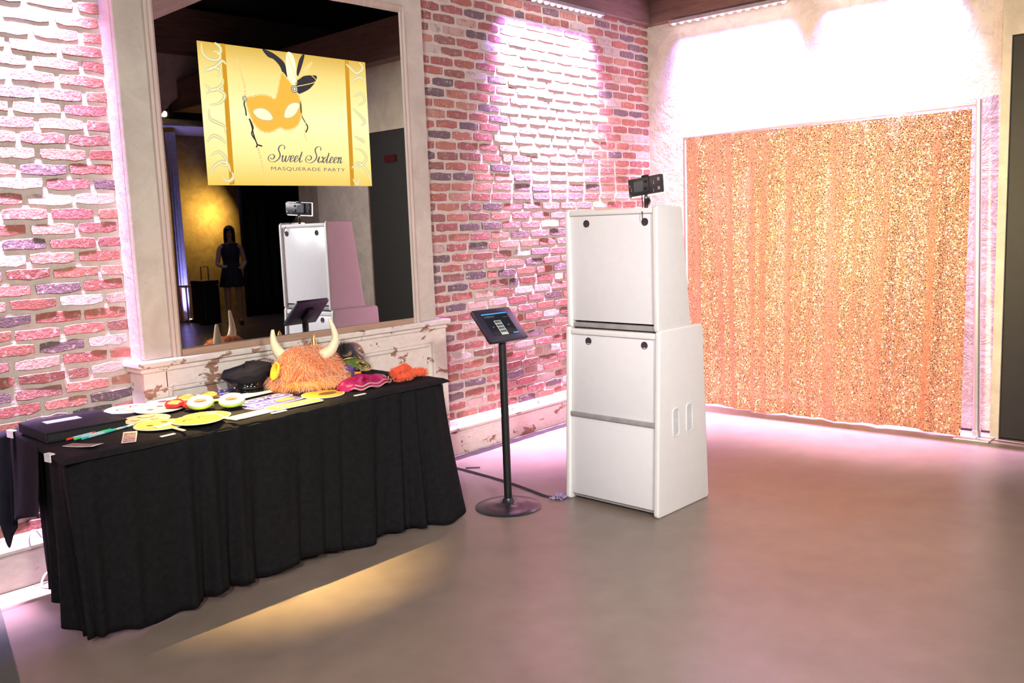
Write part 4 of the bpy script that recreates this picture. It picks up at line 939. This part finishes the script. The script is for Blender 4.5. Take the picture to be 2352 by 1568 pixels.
PIC = {
    'mask': [(0.2348, 0.63), (0.2769, 0.6498), (0.3232, 0.6662), (0.3692, 0.6632), (0.4032, 0.6433), (0.4217, 0.6991), (0.4375, 0.7796), (0.4551, 0.8457), (0.479, 0.8136), (0.505, 0.7714), (0.5384, 0.7093), (0.5543, 0.6653), (0.5634, 0.6003), (0.5558, 0.529), (0.5347, 0.4671), (0.4962, 0.43), (0.4515, 0.421), (0.4283, 0.4339), (0.4081, 0.426), (0.3716, 0.3997), (0.3325, 0.3933), (0.2954, 0.4161), (0.2675, 0.4634), (0.2516, 0.5205), (0.2396, 0.5775)],
    'eyeL': [(0.2714, 0.5411), (0.303, 0.5674), (0.3411, 0.5651), (0.3707, 0.5376), (0.3843, 0.499), (0.3679, 0.4834), (0.3292, 0.4813), (0.292, 0.4987)],
    'eyeR': [(0.4521, 0.5128), (0.4586, 0.5631), (0.4849, 0.6098), (0.5182, 0.6293), (0.5505, 0.6216), (0.5402, 0.5785), (0.5134, 0.5315), (0.4799, 0.5094)],
    'f_black1': [(0.3514, 0.9994), (0.4008, 0.9866), (0.4462, 0.9533), (0.4761, 0.9174), (0.4854, 0.864), (0.486, 0.7944), (0.4639, 0.8318), (0.4469, 0.8893), (0.4138, 0.9344), (0.3796, 0.9497)],
    'f_cream': [(0.4943, 0.9941), (0.5164, 1.002), (0.535, 0.9695), (0.5438, 0.9006), (0.5429, 0.8002), (0.5241, 0.7482), (0.4971, 0.7756), (0.4849, 0.854), (0.4849, 0.9334)],
    'f_black3': [(0.5939, 1.0022), (0.6014, 0.9881), (0.5762, 0.8943), (0.5526, 0.8313), (0.5459, 0.8607), (0.5668, 0.9535)],
    'f_gold': [(0.6456, 0.9532), (0.6351, 0.9113), (0.5945, 0.8459), (0.5511, 0.801), (0.5475, 0.8107), (0.5881, 0.8856)],
    'f_black2': [(0.547, 0.8006), (0.5856, 0.8348), (0.6363, 0.8483), (0.6699, 0.8458), (0.6593, 0.8018), (0.6229, 0.7473), (0.5797, 0.7129), (0.5461, 0.6999), (0.5322, 0.749)],
    'barL': [(0.1231, 1.001), (0.1459, 1.0014), (0.1407, 0.0062), (0.1129, 0.0021)],
    'barR': [(0.8602, 1.0006), (0.8872, 1.0008), (0.8758, -0.0028), (0.8484, -0.0033)],
    'jewels': [(0.5248, 0.7302), (0.2295, 0.6267)],
    'rib1': [(0.2286, 0.6104), (0.2252, 0.5861), (0.2307, 0.5481), (0.2322, 0.5049)],
    'rib2': [(0.2477, 0.4865), (0.2585, 0.4339), (0.2636, 0.3857), (0.2725, 0.3374), (0.2819, 0.2987), (0.2749, 0.279)],
    'rib2b': [(0.2819, 0.2987), (0.3104, 0.2896)],
    'rib3': [(0.558, 0.6404), (0.5588, 0.5393), (0.577, 0.4896), (0.5917, 0.4495), (0.5772, 0.4081)],
    'rib4': [(0.5583, 0.5291), (0.5807, 0.4796), (0.5684, 0.3976), (0.5839, 0.342)],
    'rib5': [(0.2497, 0.4818), (0.2656, 0.4245), (0.2556, 0.3756), (0.2758, 0.3278)],
    'chain1': [(0.208, 0.8993), (0.2216, 0.8058), (0.2347, 0.7307), (0.2353, 0.6397)],
    'chain2': [(0.2865, 0.2695), (0.2994, 0.1914), (0.3098, 0.0931), (0.3249, 0.009)],
    'txtS': [(0.3332, 0.1769), (0.821, 0.1795)],
    'txtM': [(0.3532, 0.1096), (0.8175, 0.1071)],
    'capS': [(0.3742, 0.296)],
    'capM': [(0.3586, 0.1403)],
    'sc1': [(0.0212, 0.9865), (0.0218, 0.9315), (0.0372, 0.8967), (0.071, 0.8778), (0.103, 0.8864), (0.1152, 0.9159), (0.1021, 0.9375), (0.0811, 0.9394)],
    'sc2': [(0.0913, 1.0011), (0.1181, 0.9723), (0.1161, 0.9347), (0.0979, 0.923)],
    'sc3': [(0.0204, 0.8394), (0.0463, 0.8054), (0.0976, 0.8484), (0.124, 0.8796), (0.1443, 0.8586)],
    'sc4': [(0.0245, 0.7845), (0.0683, 0.8264), (0.1099, 0.8124), (0.0932, 0.7639)],
    'sc5': [(0.0207, 0.7103), (0.0602, 0.6675), (0.1117, 0.7096), (0.1213, 0.7574)],
    'sc6': [(0.0238, 0.6365), (0.0747, 0.6781), (0.1227, 0.6447), (0.0983, 0.5864), (0.0409, 0.5636)],
    'sc7': [(0.0324, 0.5351), (0.036, 0.4701), (0.0698, 0.4438), (0.1111, 0.4175), (0.1086, 0.3701)],
    'sc8': [(0.01, 0.3012), (0.0438, 0.349), (0.0853, 0.3315), (0.1119, 0.2944)],
    'sc9': [(0.0226, 0.208), (0.0662, 0.2368), (0.0999, 0.1993), (0.1042, 0.1423), (0.0619, 0.1518)],
    'sc10': [(0.0188, 0.0673), (0.0322, 0.1236), (0.0768, 0.166), (0.1118, 0.1519), (0.1234, 0.0946)],
    'sc11': [(0.0783, 0.057), (0.1055, 0.028), (0.1359, 0.0562), (0.1306, 0.0945)],
    'sr1': [(0.8677, 0.97), (0.8934, 0.9415), (0.9372, 0.904), (0.981, 0.9517), (0.9597, 0.9918)],
    'sr2': [(0.8975, 0.8362), (0.9542, 0.8739), (0.9904, 0.8563)],
    'sr3': [(0.9005, 0.7091), (0.9573, 0.746), (0.9828, 0.6944), (0.9342, 0.6478)],
    'sr4': [(0.8919, 0.6234), (0.9399, 0.5732), (0.9746, 0.5215), (0.9451, 0.4876)],
    'sr5': [(0.8949, 0.3997), (0.9488, 0.3693), (0.9665, 0.3483)],
    'sr6': [(0.8903, 0.3032), (0.9447, 0.2829), (0.9697, 0.2183), (0.9205, 0.1638), (0.8756, 0.1851)],
    'sr7': [(0.8644, 0.1422), (0.9123, 0.1854), (0.9656, 0.1314), (0.9892, 0.033)],
    'sr8': [(0.8695, 0.0564), (0.8949, 0.013), (0.9159, 0.0666)],
}
# ------------------------------------------------------------------ screen behind the mirror glass
TW, TH = 1.005, .680
tv = thing('display_screen', 'lit gold display in the mirror reading Sweet Sixteen Masquerade Party', 'screen', (-3.571, -.128, 1.735), math.atan(eps))
def Q(u, v, k=0): return (-.524+u*TW, -.0022-.0004*k, v*TH)
def tvo(mb, name, m): o = mb.obj(name, m, None, False, fix=False); o.parent = tv; return o
def screen_mat():
    m, nt, p = new_mat('gold_screen'); tc = nt.nodes.new('ShaderNodeTexCoord'); sx = nt.nodes.new('ShaderNodeSeparateXYZ'); lk(nt, tc.outputs['Object'], sx.inputs[0])
    dv = nt.nodes.new('ShaderNodeMath'); dv.operation = 'DIVIDE'; lk(nt, sx.outputs['Z'], dv.inputs[0]); dv.inputs[1].default_value = TH
    c = ramp(nt, dv.outputs[0], [(0, (.84, .55, .10)), (.22, (1, .80, .30)), (.5, (1, .91, .47)), (.80, (.95, .72, .24)), (1, (.66, .42, .07))])
    p.inputs['Base Color'].default_value = (.02, .02, .02, 1); p.inputs['Roughness'].default_value = .03; p.inputs['Specular IOR Level'].default_value = .9
    lk(nt, c, p.inputs['Emission Color']); p.inputs['Emission Strength'].default_value = .95; m.cycles.emission_sampling = 'NONE'; return m
M['tvgold'] = screen_mat()
def TVM(name, col, s=1): return EM('screen_'+name, col, s)
M['t_black'] = TVM('black', (.035, .03, .035)); M['t_mask'] = TVM('mask_gold', (.80, .44, .055)); M['t_mask'].node_tree.nodes
M['t_pale'] = TVM('pale', (1, .92, .56)); M['t_bar'] = TVM('bar', (.58, .27, .015)); M['t_bead'] = TVM('bead', (.62, .46, .22)); M['t_silver'] = TVM('silver', (.60, .56, .34)); M['t_green'] = TVM('scroll', (.62, .54, .25)); M['t_text'] = TVM('text', (.13, .11, .13)); M['t_orange'] = TVM('chain', (.88, .55, .24)); M['t_fgold'] = TVM('feather_gold', (.86, .62, .22)); M['t_cream'] = TVM('feather_cream', (1, .88, .55))
MB_ = MB().box(-.524, -.524+TW, -.0022, .0, 0, TH); tvo(MB_, 'panel', M['tvgold'])
def poly(key, m, k, name, smooth=4):
    pts = [Vector((p[0], p[1], 0)) for p in PIC[key]]
    if smooth:
        ext = pts[-2:]+pts+pts[:3]; sp = spline(ext, smooth); pts = sp[2*smooth:2*smooth+len(pts)*smooth]
    n = len(pts); tvo(MB().add([Q(p.x, p.y, k) for p in pts], [tuple(range(n))]), name, m); return pts
def line(key, m, k, name, wd=.006, calli=False, taper=True):
    pts = spline([(p[0]*TW, p[1]*TH, 0) for p in PIC[key]], 8)
    mb = MB(); ribbon(mb, pts, (lambda t: wd*(.35+.65*math.sin(math.pi*t))) if taper else wd)
    mb.v = [(-.524+p[0], -.0022-.0004*k, p[1]) for p in mb.v]; tvo(mb, name, m)
poly('barL', M['t_bar'], 1, 'border_bar', 0); poly('barR', M['t_bar'], 1, 'border_bar', 0)
for k_ in [k for k in PIC if k.startswith('sc') or k.startswith('sr')]:
    line(k_, M['t_green'], 2, 'scroll', .019); line(k_, M['t_pale'], 3, 'scroll_highlight', .0045)
def beads(key, m, k, n, r, name):
    pts = spline([(p[0], p[1], 0) for p in PIC[key]], 16); L = len(pts)
    for i in range(n):
        p = pts[int(i*(L-1)/max(1, n-1))]
        tvo(MB().add([(Q(p.x, p.y, k)[0]+r*math.cos(a), Q(0, 0, k)[1], Q(p.x, p.y, k)[2]+r*math.sin(a)) for a in np.linspace(0, 2*math.pi, 9)[:-1]], [tuple(range(8))]), name, m)
beads('chain1', M['t_orange'], 2, 14, .006, 'chain_bead'); beads('chain2', M['t_orange'], 2, 14, .006, 'chain_bead')
poly('f_black1', M['t_black'], 2, 'feather'); poly('f_cream', M['t_cream'], 3, 'feather'); poly('f_black3', M['t_black'], 3, 'feather'); poly('f_gold', M['t_fgold'], 4, 'feather'); poly('f_black2', M['t_black'], 4, 'feather')
def fcenter(a, b, k):
    mb = MB(); ribbon(mb, spline([(PIC[a][i][0]*TW, PIC[a][i][1]*TH, 0) for i in b], 6), .004); mb.v = [(-.524+p[0], -.0022-.0004*k, p[1]) for p in mb.v]; tvo(mb, 'feather_quill', M['t_fgold'])
fcenter('f_cream', (0, 4, 5), 5); fcenter('f_black2', (2, 4, 8), 6)
mo = poly('mask', M['t_mask'], 5, 'mask_print', 3)
mb = MB(); ribbon(mb, [(p.x*TW, p.y*TH) for p in mo+mo[:1]], .008); mb.v = [(-.524+p[0], -.0022-.0004*6, p[1]) for p in mb.v]; tvo(mb, 'mask_edge', M['t_fgold'])
for i in range(0, len(mo), 2):
    p = mo[i]; c_ = Q(p.x, p.y, 7)
    tvo(MB().add([(c_[0]+.0034*math.cos(a), c_[1], c_[2]+.0034*math.sin(a)) for a in np.linspace(0, 6.283, 8)[:-1]], [tuple(range(7))]), 'pearl', M['t_bead'])
for e in ('eyeL', 'eyeR'):
    ep = poly(e, M['t_pale'], 6, 'eye_hole', 3)
    mb = MB(); ribbon(mb, [(p.x*TW, p.y*TH) for p in ep+ep[:1]], .0045); mb.v = [(-.524+p[0], -.0022-.0004*7, p[1]) for p in mb.v]; tvo(mb, 'eye_outline', M['t_bead'])
for i, (u, v) in enumerate(PIC['jewels']):
    c_ = Q(u, v, 8); r = (.020, .014)[i]
    for q, (rr, m) in enumerate(((r, M['t_text']), (r*.82, M['t_silver']), (r*.5, M['t_text']), (r*.3, M['t_pale']))):
        tvo(MB().add([(c_[0]+rr*math.cos(a), c_[1]-.0003*q, c_[2]+rr*math.sin(a)) for a in np.linspace(0, 6.283, 17)[:-1]], [tuple(range(16))]), 'jewel', m)
for k_ in ('rib1', 'rib2', 'rib2b', 'rib3', 'rib5'): line(k_, M['t_black'], 6, 'ribbon', .0075, False, False)
line('rib4', M['t_fgold'], 6, 'ribbon', .006, False, False)
# script lettering
GL = {'S': ([[(.86, .78), (.84, .95), (.70, 1.04), (.54, .98), (.48, .82), (.54, .66), (.64, .50), (.68, .30), (.58, .10), (.38, -.02), (.14, .0), (-.02, .14), (.0, .34), (.16, .44), (.32, .36), (.32, .20), (.18, .14), (.10, .24)]], .80),
      'w': ([[(.0, .30), (.06, .40), (.07, .15), (.13, .0), (.22, .10), (.27, .40), (.28, .12), (.35, .0), (.44, .12), (.49, .38), (.56, .33)]], .56),
      'e': ([[(-.02, .08), (.12, .20), (.21, .32), (.15, .41), (.05, .32), (.03, .12), (.11, .0), (.26, .12)]], .28),
      't': ([[(-.02, .10), (.08, .36), (.13, .66), (.09, .25), (.11, .03), (.19, .0), (.28, .12)], [(.0, .43), (.24, .45)]], .28),
      'i': ([[(-.02, .10), (.07, .40), (.06, .10), (.12, .0), (.22, .12)], [(.08, .55), (.10, .57)]], .23),
      'x': ([[(-.02, .30), (.05, .40), (.11, .30), (.16, .08), (.22, .0), (.31, .12)], [(.29, .38), (.20, .30), (.08, .08), (.0, .01)]], .32),
      'n': ([[(-.01, .30), (.05, .40), (.06, .20), (.05, .0)], [(.055, .15), (.13, .35), (.20, .39), (.22, .25), (.21, .08), (.26, .0), (.36, .14)]], .36), ' ': ([], .22)}
def script(txt, u0, v0, u1, capv):
    h_ = (capv-v0)*TH; adv = sum(GL[c_][1] for c_ in txt); sc = (u1-u0)*TW/(adv*h_); x = 0; mb = MB()
    for c_ in txt:
        for st_ in GL[c_][0]:
            pts = spline([((x+p[0])*h_*sc+p[1]*h_*.34, p[1]*h_, 0) for p in st_], 7); ribbon(mb, pts, .0062, 0, None, True)
        x += GL[c_][1]
    mb.v = [(-.524+u0*TW+p[0], -.0022-.0004*4, v0*TH+p[1]) for p in mb.v]; tvo(mb, 'script_lettering', M['t_text'])
script('Sweet Sixteen', .338, .179, .800, .300)
v_, f_ = text_mesh('MASQUERADE PARTY', .03, 0, 1.12); xs = [p[0] for p in v_]; zs = [p[1] for p in v_]
sx_ = (.817-.354)*TW/(max(xs)-min(xs)); sz_ = (.031*TH)/(max(zs)-min(zs))
tvo(MB().add([(-.524+.354*TW+(p[0]-min(xs))*sx_, -.0038, .109*TH+(p[1]-min(zs))*sz_) for p in v_], f_), 'capital_lettering', M['t_text'])
WALLC = [(-5.046, -.056, .168), (-5.050, -.062, .215), (-5.040, -.062, .246), (-5.016, -.058, .243), (-4.998, -.052, .212), (-4.985, -.048, .20)]
FLOORC = [(-4.90, -.060, .055), (-4.95, -.058, .055), (-5.0, -.062, .040), (-5.03, -.09, .006), (-5.02, -.14, .0055), (-4.97, -.165, .0055), (-4.90, -.15, .0055), (-4.95, -.105, .022), (-4.99, -.078, .034), (-4.93, -.060, .062)]
# ------------------------------------------------------------------ the room the mirror shows
struct(MB().box(-9, 7, -14.15, -14, 0, 4.6).obj('wall_far', M['greywall'])); struct(MB().box(7, 7.15, -14, .3, 0, 4.6).obj('wall_side', M['greywall'])); struct(MB().box(-9.15, -9, -14, .3, 0, 4.6).obj('wall_entry', M['greywall']))
arch = []
xa, xb, zs_, zap = -.78, 1.75, 2.45, 3.62
pts = [(-4.5, 0), (xa, 0), (xa, zs_)]+[(xa+(xb-xa)*(.5-.5*math.cos(t)), zs_+(zap-zs_)*math.sin(t)) for t in np.linspace(.12, math.pi-.12, 26)]+[(xb, zs_), (xb, 0), (3.2, 0), (3.2, 3.94), (-4.5, 3.94)]
struct(MB().prism(pts, -8.35, -8.0, 'xz').obj('wall_arch', M['greywall']))
beam('beam_arch', -4.5, 3.2, -8.4, -7.7, 3.94, 4.5, M['fascia'])
M['goldwall'] = plaster('gold_plaster', (.42, .28, .10), (.58, .41, .16), .2)
struct(MB().box(.2, 3.4, -12.2, -12.0, 0, 3.6).obj('wall_gold', M['goldwall']))
M['drape'] = S('dark_drape', (.022, .022, .020), .9, var=.2)
dr = tag(MB().grid(lambda u, v: (1.95+2.0*u, -10.6+.05*math.sin(u*60)+.02*math.sin(u*140), 3.3*(1-v)), 160, 8).obj('dark_drape', M['drape'], None, 'all', (2.9, -10.6, 0), solid=.004), 'tall dark drape in the far room behind the standing person, seen in the mirror', 'drape')
M['whitedrape'] = S('white_drape', (.75, .73, .76), .8)
uc = thing('uplit_column', 'narrow white draped column glowing violet, seen at the left of the mirror', 'column', (.92, -10.85, 0))
def cpart(mb, name, m): o = mb.obj(name, m, None, 'all'); o.parent = uc; return o
cpart(MB().grid(lambda u, v: ((.075+.010*math.sin(12*2*math.pi*u))*math.cos(2*math.pi*u), (.075+.010*math.sin(12*2*math.pi*u))*math.sin(2*math.pi*u), .02+3.2*v), 97, 6), 'drape', M['whitedrape'])
cpart(MB().lathe([(0, 0), (.10, 0), (.10, .02), (0, .02)], 24), 'base', M['black'])
ul = thing('floor_uplight', 'small violet uplight on the floor before the glowing column', 'uplight', (.90, -10.64, 0))
M['uplens'] = EM('uplight_lens', (.6, .6, 1), 8)
o = MB().rbox(-.05, .05, -.04, .04, 0, .06, .006).obj('housing', M['black']); o.parent = ul
o = disc(MB(), 0, 0, .032, .06, .064, 20).obj('lens', M['uplens']); o.parent = ul
area('uplight_beam', (.90, -10.66, .07), (.92, -10.80, 2.2), .06, .06, 9, (.35, .32, 1), 70)
area('gold_wall_light', (2.25, -11.5, 1.95), (1.9, -12, 1.75), .15, .15, 11, (1, .66, .2), 160)
struct(MB().box(.1, 2.6, -11.9, -10.5, 3.30, 3.40).obj('soffit', M['greywall']))
pn = thing('pendant_lamp', 'small glowing pendant lamp under the arch, seen at the left edge of the mirror', 'lamp', (.44, -10.0, 3.41))
M['warmbulb'] = EM('warm_bulb', (1, .75, .4), 30)
o = MB().lathe([(0, -.045), (.03, -.035), (.042, 0), (.03, .03), (0, .04)], 18).obj('globe', M['warmbulb'], None, 'all'); o.parent = pn
o = MB().tube([(0, 0, .035), (0, 0, 1.19)], .006, 6).obj('cord', M['black']); o.parent = pn
cse = thing('equipment_case', 'black wheeled equipment case beside the person in the mirror', 'case', (.93, -10.08, 0))
for nm, b_, m in (('body', (-.14, .14, -.22, .22, .02, .66), M['black']), ('lid', (-.145, .145, -.225, .225, .665, .74), M['black'])):
    o = MB().rbox(*b_, .012, 2).obj(nm, m); o.parent = cse
o = MB().tube([(-.05, 0, .74), (-.05, 0, .96), (.08, 0, .96), (.08, 0, .74)], .010, 8).obj('pull_handle', M['black']); o.parent = cse
lt = thing('side_table', 'small wooden side table left of the black case in the mirror', 'table', (.86, -10.50, 0))
M['tabletop'] = wood_mat('orange_wood', (.45, .20, .07), (.60, .30, .12))
o = MB().rbox(-.13, .13, -.13, .13, .62, .65, .005).obj('top', M['tabletop'], None); o.parent = lt
for sx_ in (-1, 1):
    for sy_ in (-1, 1): o = MB().rbox(sx_*.11-.012, sx_*.11+.012, sy_*.11-.012, sy_*.11+.012, 0, .62, .003).obj('leg', M['tabletop']); o.parent = lt
M['redlight'] = EM('dim_red', (.30, .01, .015), .15)
rl = tag(MB().rbox(-.160, -.137, -3.73, -3.55, 2.19, 2.26, .004).obj('red_light_box', M['redlight'], None, False, (-.148, -3.64, 2.19)), 'small dim red light box on the black door, seen in the mirror', 'sign')
# standing person
M['skin'] = S('skin', (.62, .40, .32), .5, var=.04); M['dress'] = S('navy_dress', (.016, .016, .030), .8, var=.2); M['hair'] = S('dark_hair', (.018, .012, .010), .45, var=.3, stretch=(6, 6, 1)); M['shoe'] = S('dark_shoe', (.02, .018, .02), .4)
pe = thing('person', 'person in a short dark dress with long dark hair, head bowed, seen in the mirror', 'person', (1.16, -9.57, 0), R(115))
def skinned(name, verts, edges, rad, mat, root=0, sub=2):
    me = bpy.data.meshes.new(name); bm = bmesh.new(); lay = bm.verts.layers.skin.verify()
    bv = [bm.verts.new(v) for v in verts]
    for i, v in enumerate(bv):
        r = rad[i]; v[lay].radius = r if isinstance(r, tuple) else (r, r); v[lay].use_root = (i == root)
    for a, b in edges: bm.edges.new((bv[a], bv[b]))
    bm.to_mesh(me); bm.free()
    ob = bpy.data.objects.new(name, me); COL.objects.link(ob)
    md = ob.modifiers.new('s', 'SKIN'); md.use_smooth_shade = True
    sb_ = ob.modifiers.new('d', 'SUBSURF'); sb_.levels = sub; sb_.render_levels = sub
    bpy.context.view_layer.update()
    m2 = bpy.data.meshes.new_from_object(ob.evaluated_get(bpy.context.evaluated_depsgraph_get()))
    bpy.data.objects.remove(ob); m2.materials.clear(); m2.materials.append(mat); m2.name = name
    m2.polygons.foreach_set('use_smooth', [True]*len(m2.polygons))
    o = bpy.data.objects.new(name, m2); COL.objects.link(o); o.parent = pe; return o
# local frame: +x is where the person faces, z up
V_ = [(0, 0, .90), (.0, 0, 1.02), (.015, 0, 1.15), (.02, 0, 1.28), (.035, 0, 1.36), (.065, 0, 1.42), (.085, 0, 1.50), (.095, 0, 1.565),
      (.0, .085, .86), (.02, .09, .47), (-.01, .09, .09), (.10, .095, .025), (.0, -.085, .86), (.045, -.09, .47), (.0, -.09, .09), (.11, -.095, .025),
      (.015, .165, 1.27), (.03, .215, 1.00), (.20, .16, .97), (.015, -.165, 1.27), (.0, -.225, 1.01), (.19, -.17, .94), (.115, 0, 1.50), (.26, .13, .975), (.25, -.14, .945)]
E_ = [(0, 1), (1, 2), (2, 3), (3, 4), (4, 5), (5, 6), (6, 7), (0, 8), (8, 9), (9, 10), (10, 11), (0, 12), (12, 13), (13, 14), (14, 15), (3, 16), (16, 17), (17, 18), (3, 19), (19, 20), (20, 21), (6, 22), (18, 23), (21, 24)]
Rd = [(.12, .10), (.105, .085), (.115, .09), (.12, .085), .045, .042, (.078, .085), (.062, .06), .085, .052, .034, .026, .085, .052, .034, .026, .048, .036, .026, .048, .036, .026, .05, .028, .028]
bd_ = skinned('body', V_, E_, Rd, M['skin'])
for s_, (hx, hy, hz) in ((1, (.27, .125, .975)), (-1, (.26, -.135, .945))):
    vs_, es, rd = [(hx-.02, hy, hz)], [], [.016]
    for k in range(4):
        o_ = len(vs_); yy = hy+(k-1.5)*.017; L = (.062, .074, .070, .055)[k]
        vs_ += [(hx+.015, yy, hz), (hx+.015+L*.55, yy, hz-.006), (hx+.012+L, yy, hz-.026)]; rd += [.010, .0085, .007]; es += [(0, o_), (o_, o_+1), (o_+1, o_+2)]
    o_ = len(vs_); vs_ += [(hx-.005, hy-s_*.030, hz+.006), (hx+.025, hy-s_*.042, hz+.008), (hx+.048, hy-s_*.038, hz+.002)]; rd += [.010, .009, .008]; es += [(0, o_), (o_, o_+1), (o_+1, o_+2)]
    h_ = skinned('hand', vs_, es, rd, M['skin'], 0, 1)
def dress(u, v):
    a = 2*math.pi*u; z = 1.33-.70*v
    prof_ = [(1.33, .10, .135), (1.25, .125, .150), (1.15, .125, .145), (1.03, .105, .125), (.90, .135, .155), (.75, .165, .185), (.63, .185, .205)]
    for (z0, a0, b0), (z1, a1, b1) in zip(prof_, prof_[1:]):
        if z <= z0 and z >= z1-1e-6:
            f_ = (z0-z)/(z0-z1); rx2, ry2 = a0+(a1-a0)*f_, b0+(b1-b0)*f_
    k = 1+.05*math.sin(9*a)*max(0, v-.5)*1.6
    return (.012+rx2*k*math.cos(a), ry2*k*math.sin(a), z)
o = MB().grid(dress, 60, 24).obj('dress', M['dress'], None, 'all', solid=.004); o.parent = pe
def hair(u, v):
    a = 2*math.pi*u; c0 = Vector((.088, 0, 1.515)); ph_ = math.pi*(.0+.62*v)
    r = .098; x = r*1.08*math.sin(ph_)*math.cos(a); y = r*.92*math.sin(ph_)*math.sin(a); z = r*1.12*math.cos(ph_)
    if v > .55:
        t = (v-.55)/.45; back = max(0, .55-math.cos(a))/1.55
        z -= .26*t*min(1, back*1.6); x -= .03*t*back
        if math.cos(a) > .45: z += .10*t; x += .012
    return (c0.x+x, y, c0.z+z)
o = MB().grid(hair, 48, 26).obj('hair', M['hair'], None, 'all', solid=.006); o.parent = pe
for s_ in (1, -1):
    o = MB().tube(spline([(-.045, s_*.092, .035), (.0, s_*.092, .045), (.07, s_*.094, .035), (.14, s_*.096, .018), (.165, s_*.097, .014)], 4), [.030+.008*math.sin(i/4) for i in range(17)], 10).obj('shoe', M['shoe'], None, 'all'); o.parent = pe
    o = disc(MB(), .118+.058, s_*.026, .0075, 1.502, 1.512, 10, .6, 1).obj('eye', M['hair']); o.parent = pe
o = MB().tube([(.158, 0, 1.515), (.182, 0, 1.478), (.165, 0, 1.468)], [.008, .013, .008], 8).obj('nose', M['skin'], None, 'all'); o.parent = pe
o = MB().tube([(.160, -.022, 1.445), (.168, 0, 1.443), (.160, .022, 1.445)], .006, 6).obj('mouth', S('lips', (.45, .16, .15), .4), None, 'all'); o.parent = pe
area('person_fill_light', (.6, -8.9, 3.3), (1.1, -9.5, 1.2), .2, .2, 1.2, (.75, .7, 1), 90)  # added bluish fill on the person, no fixture there
# ------------------------------------------------------------------ floor bits
M['tape'] = S('black_gaffer_tape', (.018, .015, .020), .32, var=.3, bmp=.4, bscale=60); M['film'] = S('crumpled_film', (.30, .24, .40), .15, var=.3, bmp=.8, bscale=90)
def strip_on_floor(name, pts, w_, h_, m, label, cat):
    P_ = spline([(p[0], p[1], 0) for p in pts], 8); n = len(P_); rg = random.Random(name); mb = MB(); vs_ = []; fs = []
    for i, p in enumerate(P_):
        t = (P_[min(i+1, n-1)]-P_[max(i-1, 0)]).normalized(); nv = Vector((-t.y, t.x, 0)); ww = w_*(1+.12*rg.uniform(-1, 1))
        for (a, z) in ((-.5, .0005), (-.22, h_*.5), (0, h_), (.22, h_*.5), (.5, .0005)): q = p+nv*ww*a; vs_.append((q.x, q.y, z+(rg.uniform(0, .002) if z < h_ else 0)))
    for i in range(n-1):
        for j in range(4): fs.append((i*5+j, i*5+j+1, (i+1)*5+j+1, (i+1)*5+j))
    return tag(mb.add(vs_, fs).obj(name, m, None, True, (P_[0].x, P_[0].y, 0)), label, cat)
strip_on_floor('taped_cable', [(-2.60, -.088), (-2.2, -.086), (-1.7, -.085), (-1.2, -.088), (-.6, -.085), (-.05, -.08)], .075, .012, M['tape'], 'shiny dark taped cable run along the baseboard below the brick wall', 'cable tape')
strip_on_floor('taped_cable', [(-2.70, -.16), (-2.645, -.26), (-2.66, -.50), (-2.69, -.74), (-2.735, -.95), (-2.765, -1.09), (-2.74, -1.20)], .036, .010, M['tape'], 'black taped cable on the floor running from the table to the cabinet', 'cable tape')
tag(MB().rbox(-.045, .045, -.010, .010, 0, .004, .001, 1, T(-2.575, -.335, .001, R(-50))).obj('tape_scrap', M['tape'], None, False, (-2.575, -.335, 0)), 'short scrap of black tape on the floor beside the table skirt', 'tape')
def crump(u, v): return (-2.775+.11*u-.03*v, -1.20+.07*v+.02*u, .002+.014*abs(math.sin(17*u+5*v))*abs(math.cos(13*v-4*u)))
tag(MB().grid(crump, 12, 10).obj('crumpled_film', M['film'], None, False, (-2.73, -1.17, 0), solid=.0008), 'crumpled clear film by the lower corner of the white cabinet', 'film')
M['wcable'] = S('white_cable', (.82, .80, .80), .4, var=.03)
tag(MB().tube(spline(WALLC, 8), .0042, 8).obj('white_cable', M['wcable'], None, True, WALLC[0]), 'white cable looping down the wall onto the baseboard, left of the table skirt', 'cable')
tag(MB().tube(spline(FLOORC, 8), .0042, 8).obj('white_cable', M['wcable'], None, True, FLOORC[0]), 'coiled white cable on the floor below the left end of the table', 'cable')
M['mat'] = S('grey_floor_mat', (.085, .092, .080), .95, var=.15, scale=200, bmp=.4, bscale=300)
tag(MB().prism([(-5.205, -.08), (-5.274, -.359), (-5.344, -.629), (-5.423, -.932), (-5.57, -1.5), (-6.6, -1.5), (-6.6, -.08)], .0005, .009, 'xy').obj('floor_mat', M['mat'], None, False, (-5.9, -.8, 0)), 'grey floor mat at the lower left corner', 'mat')
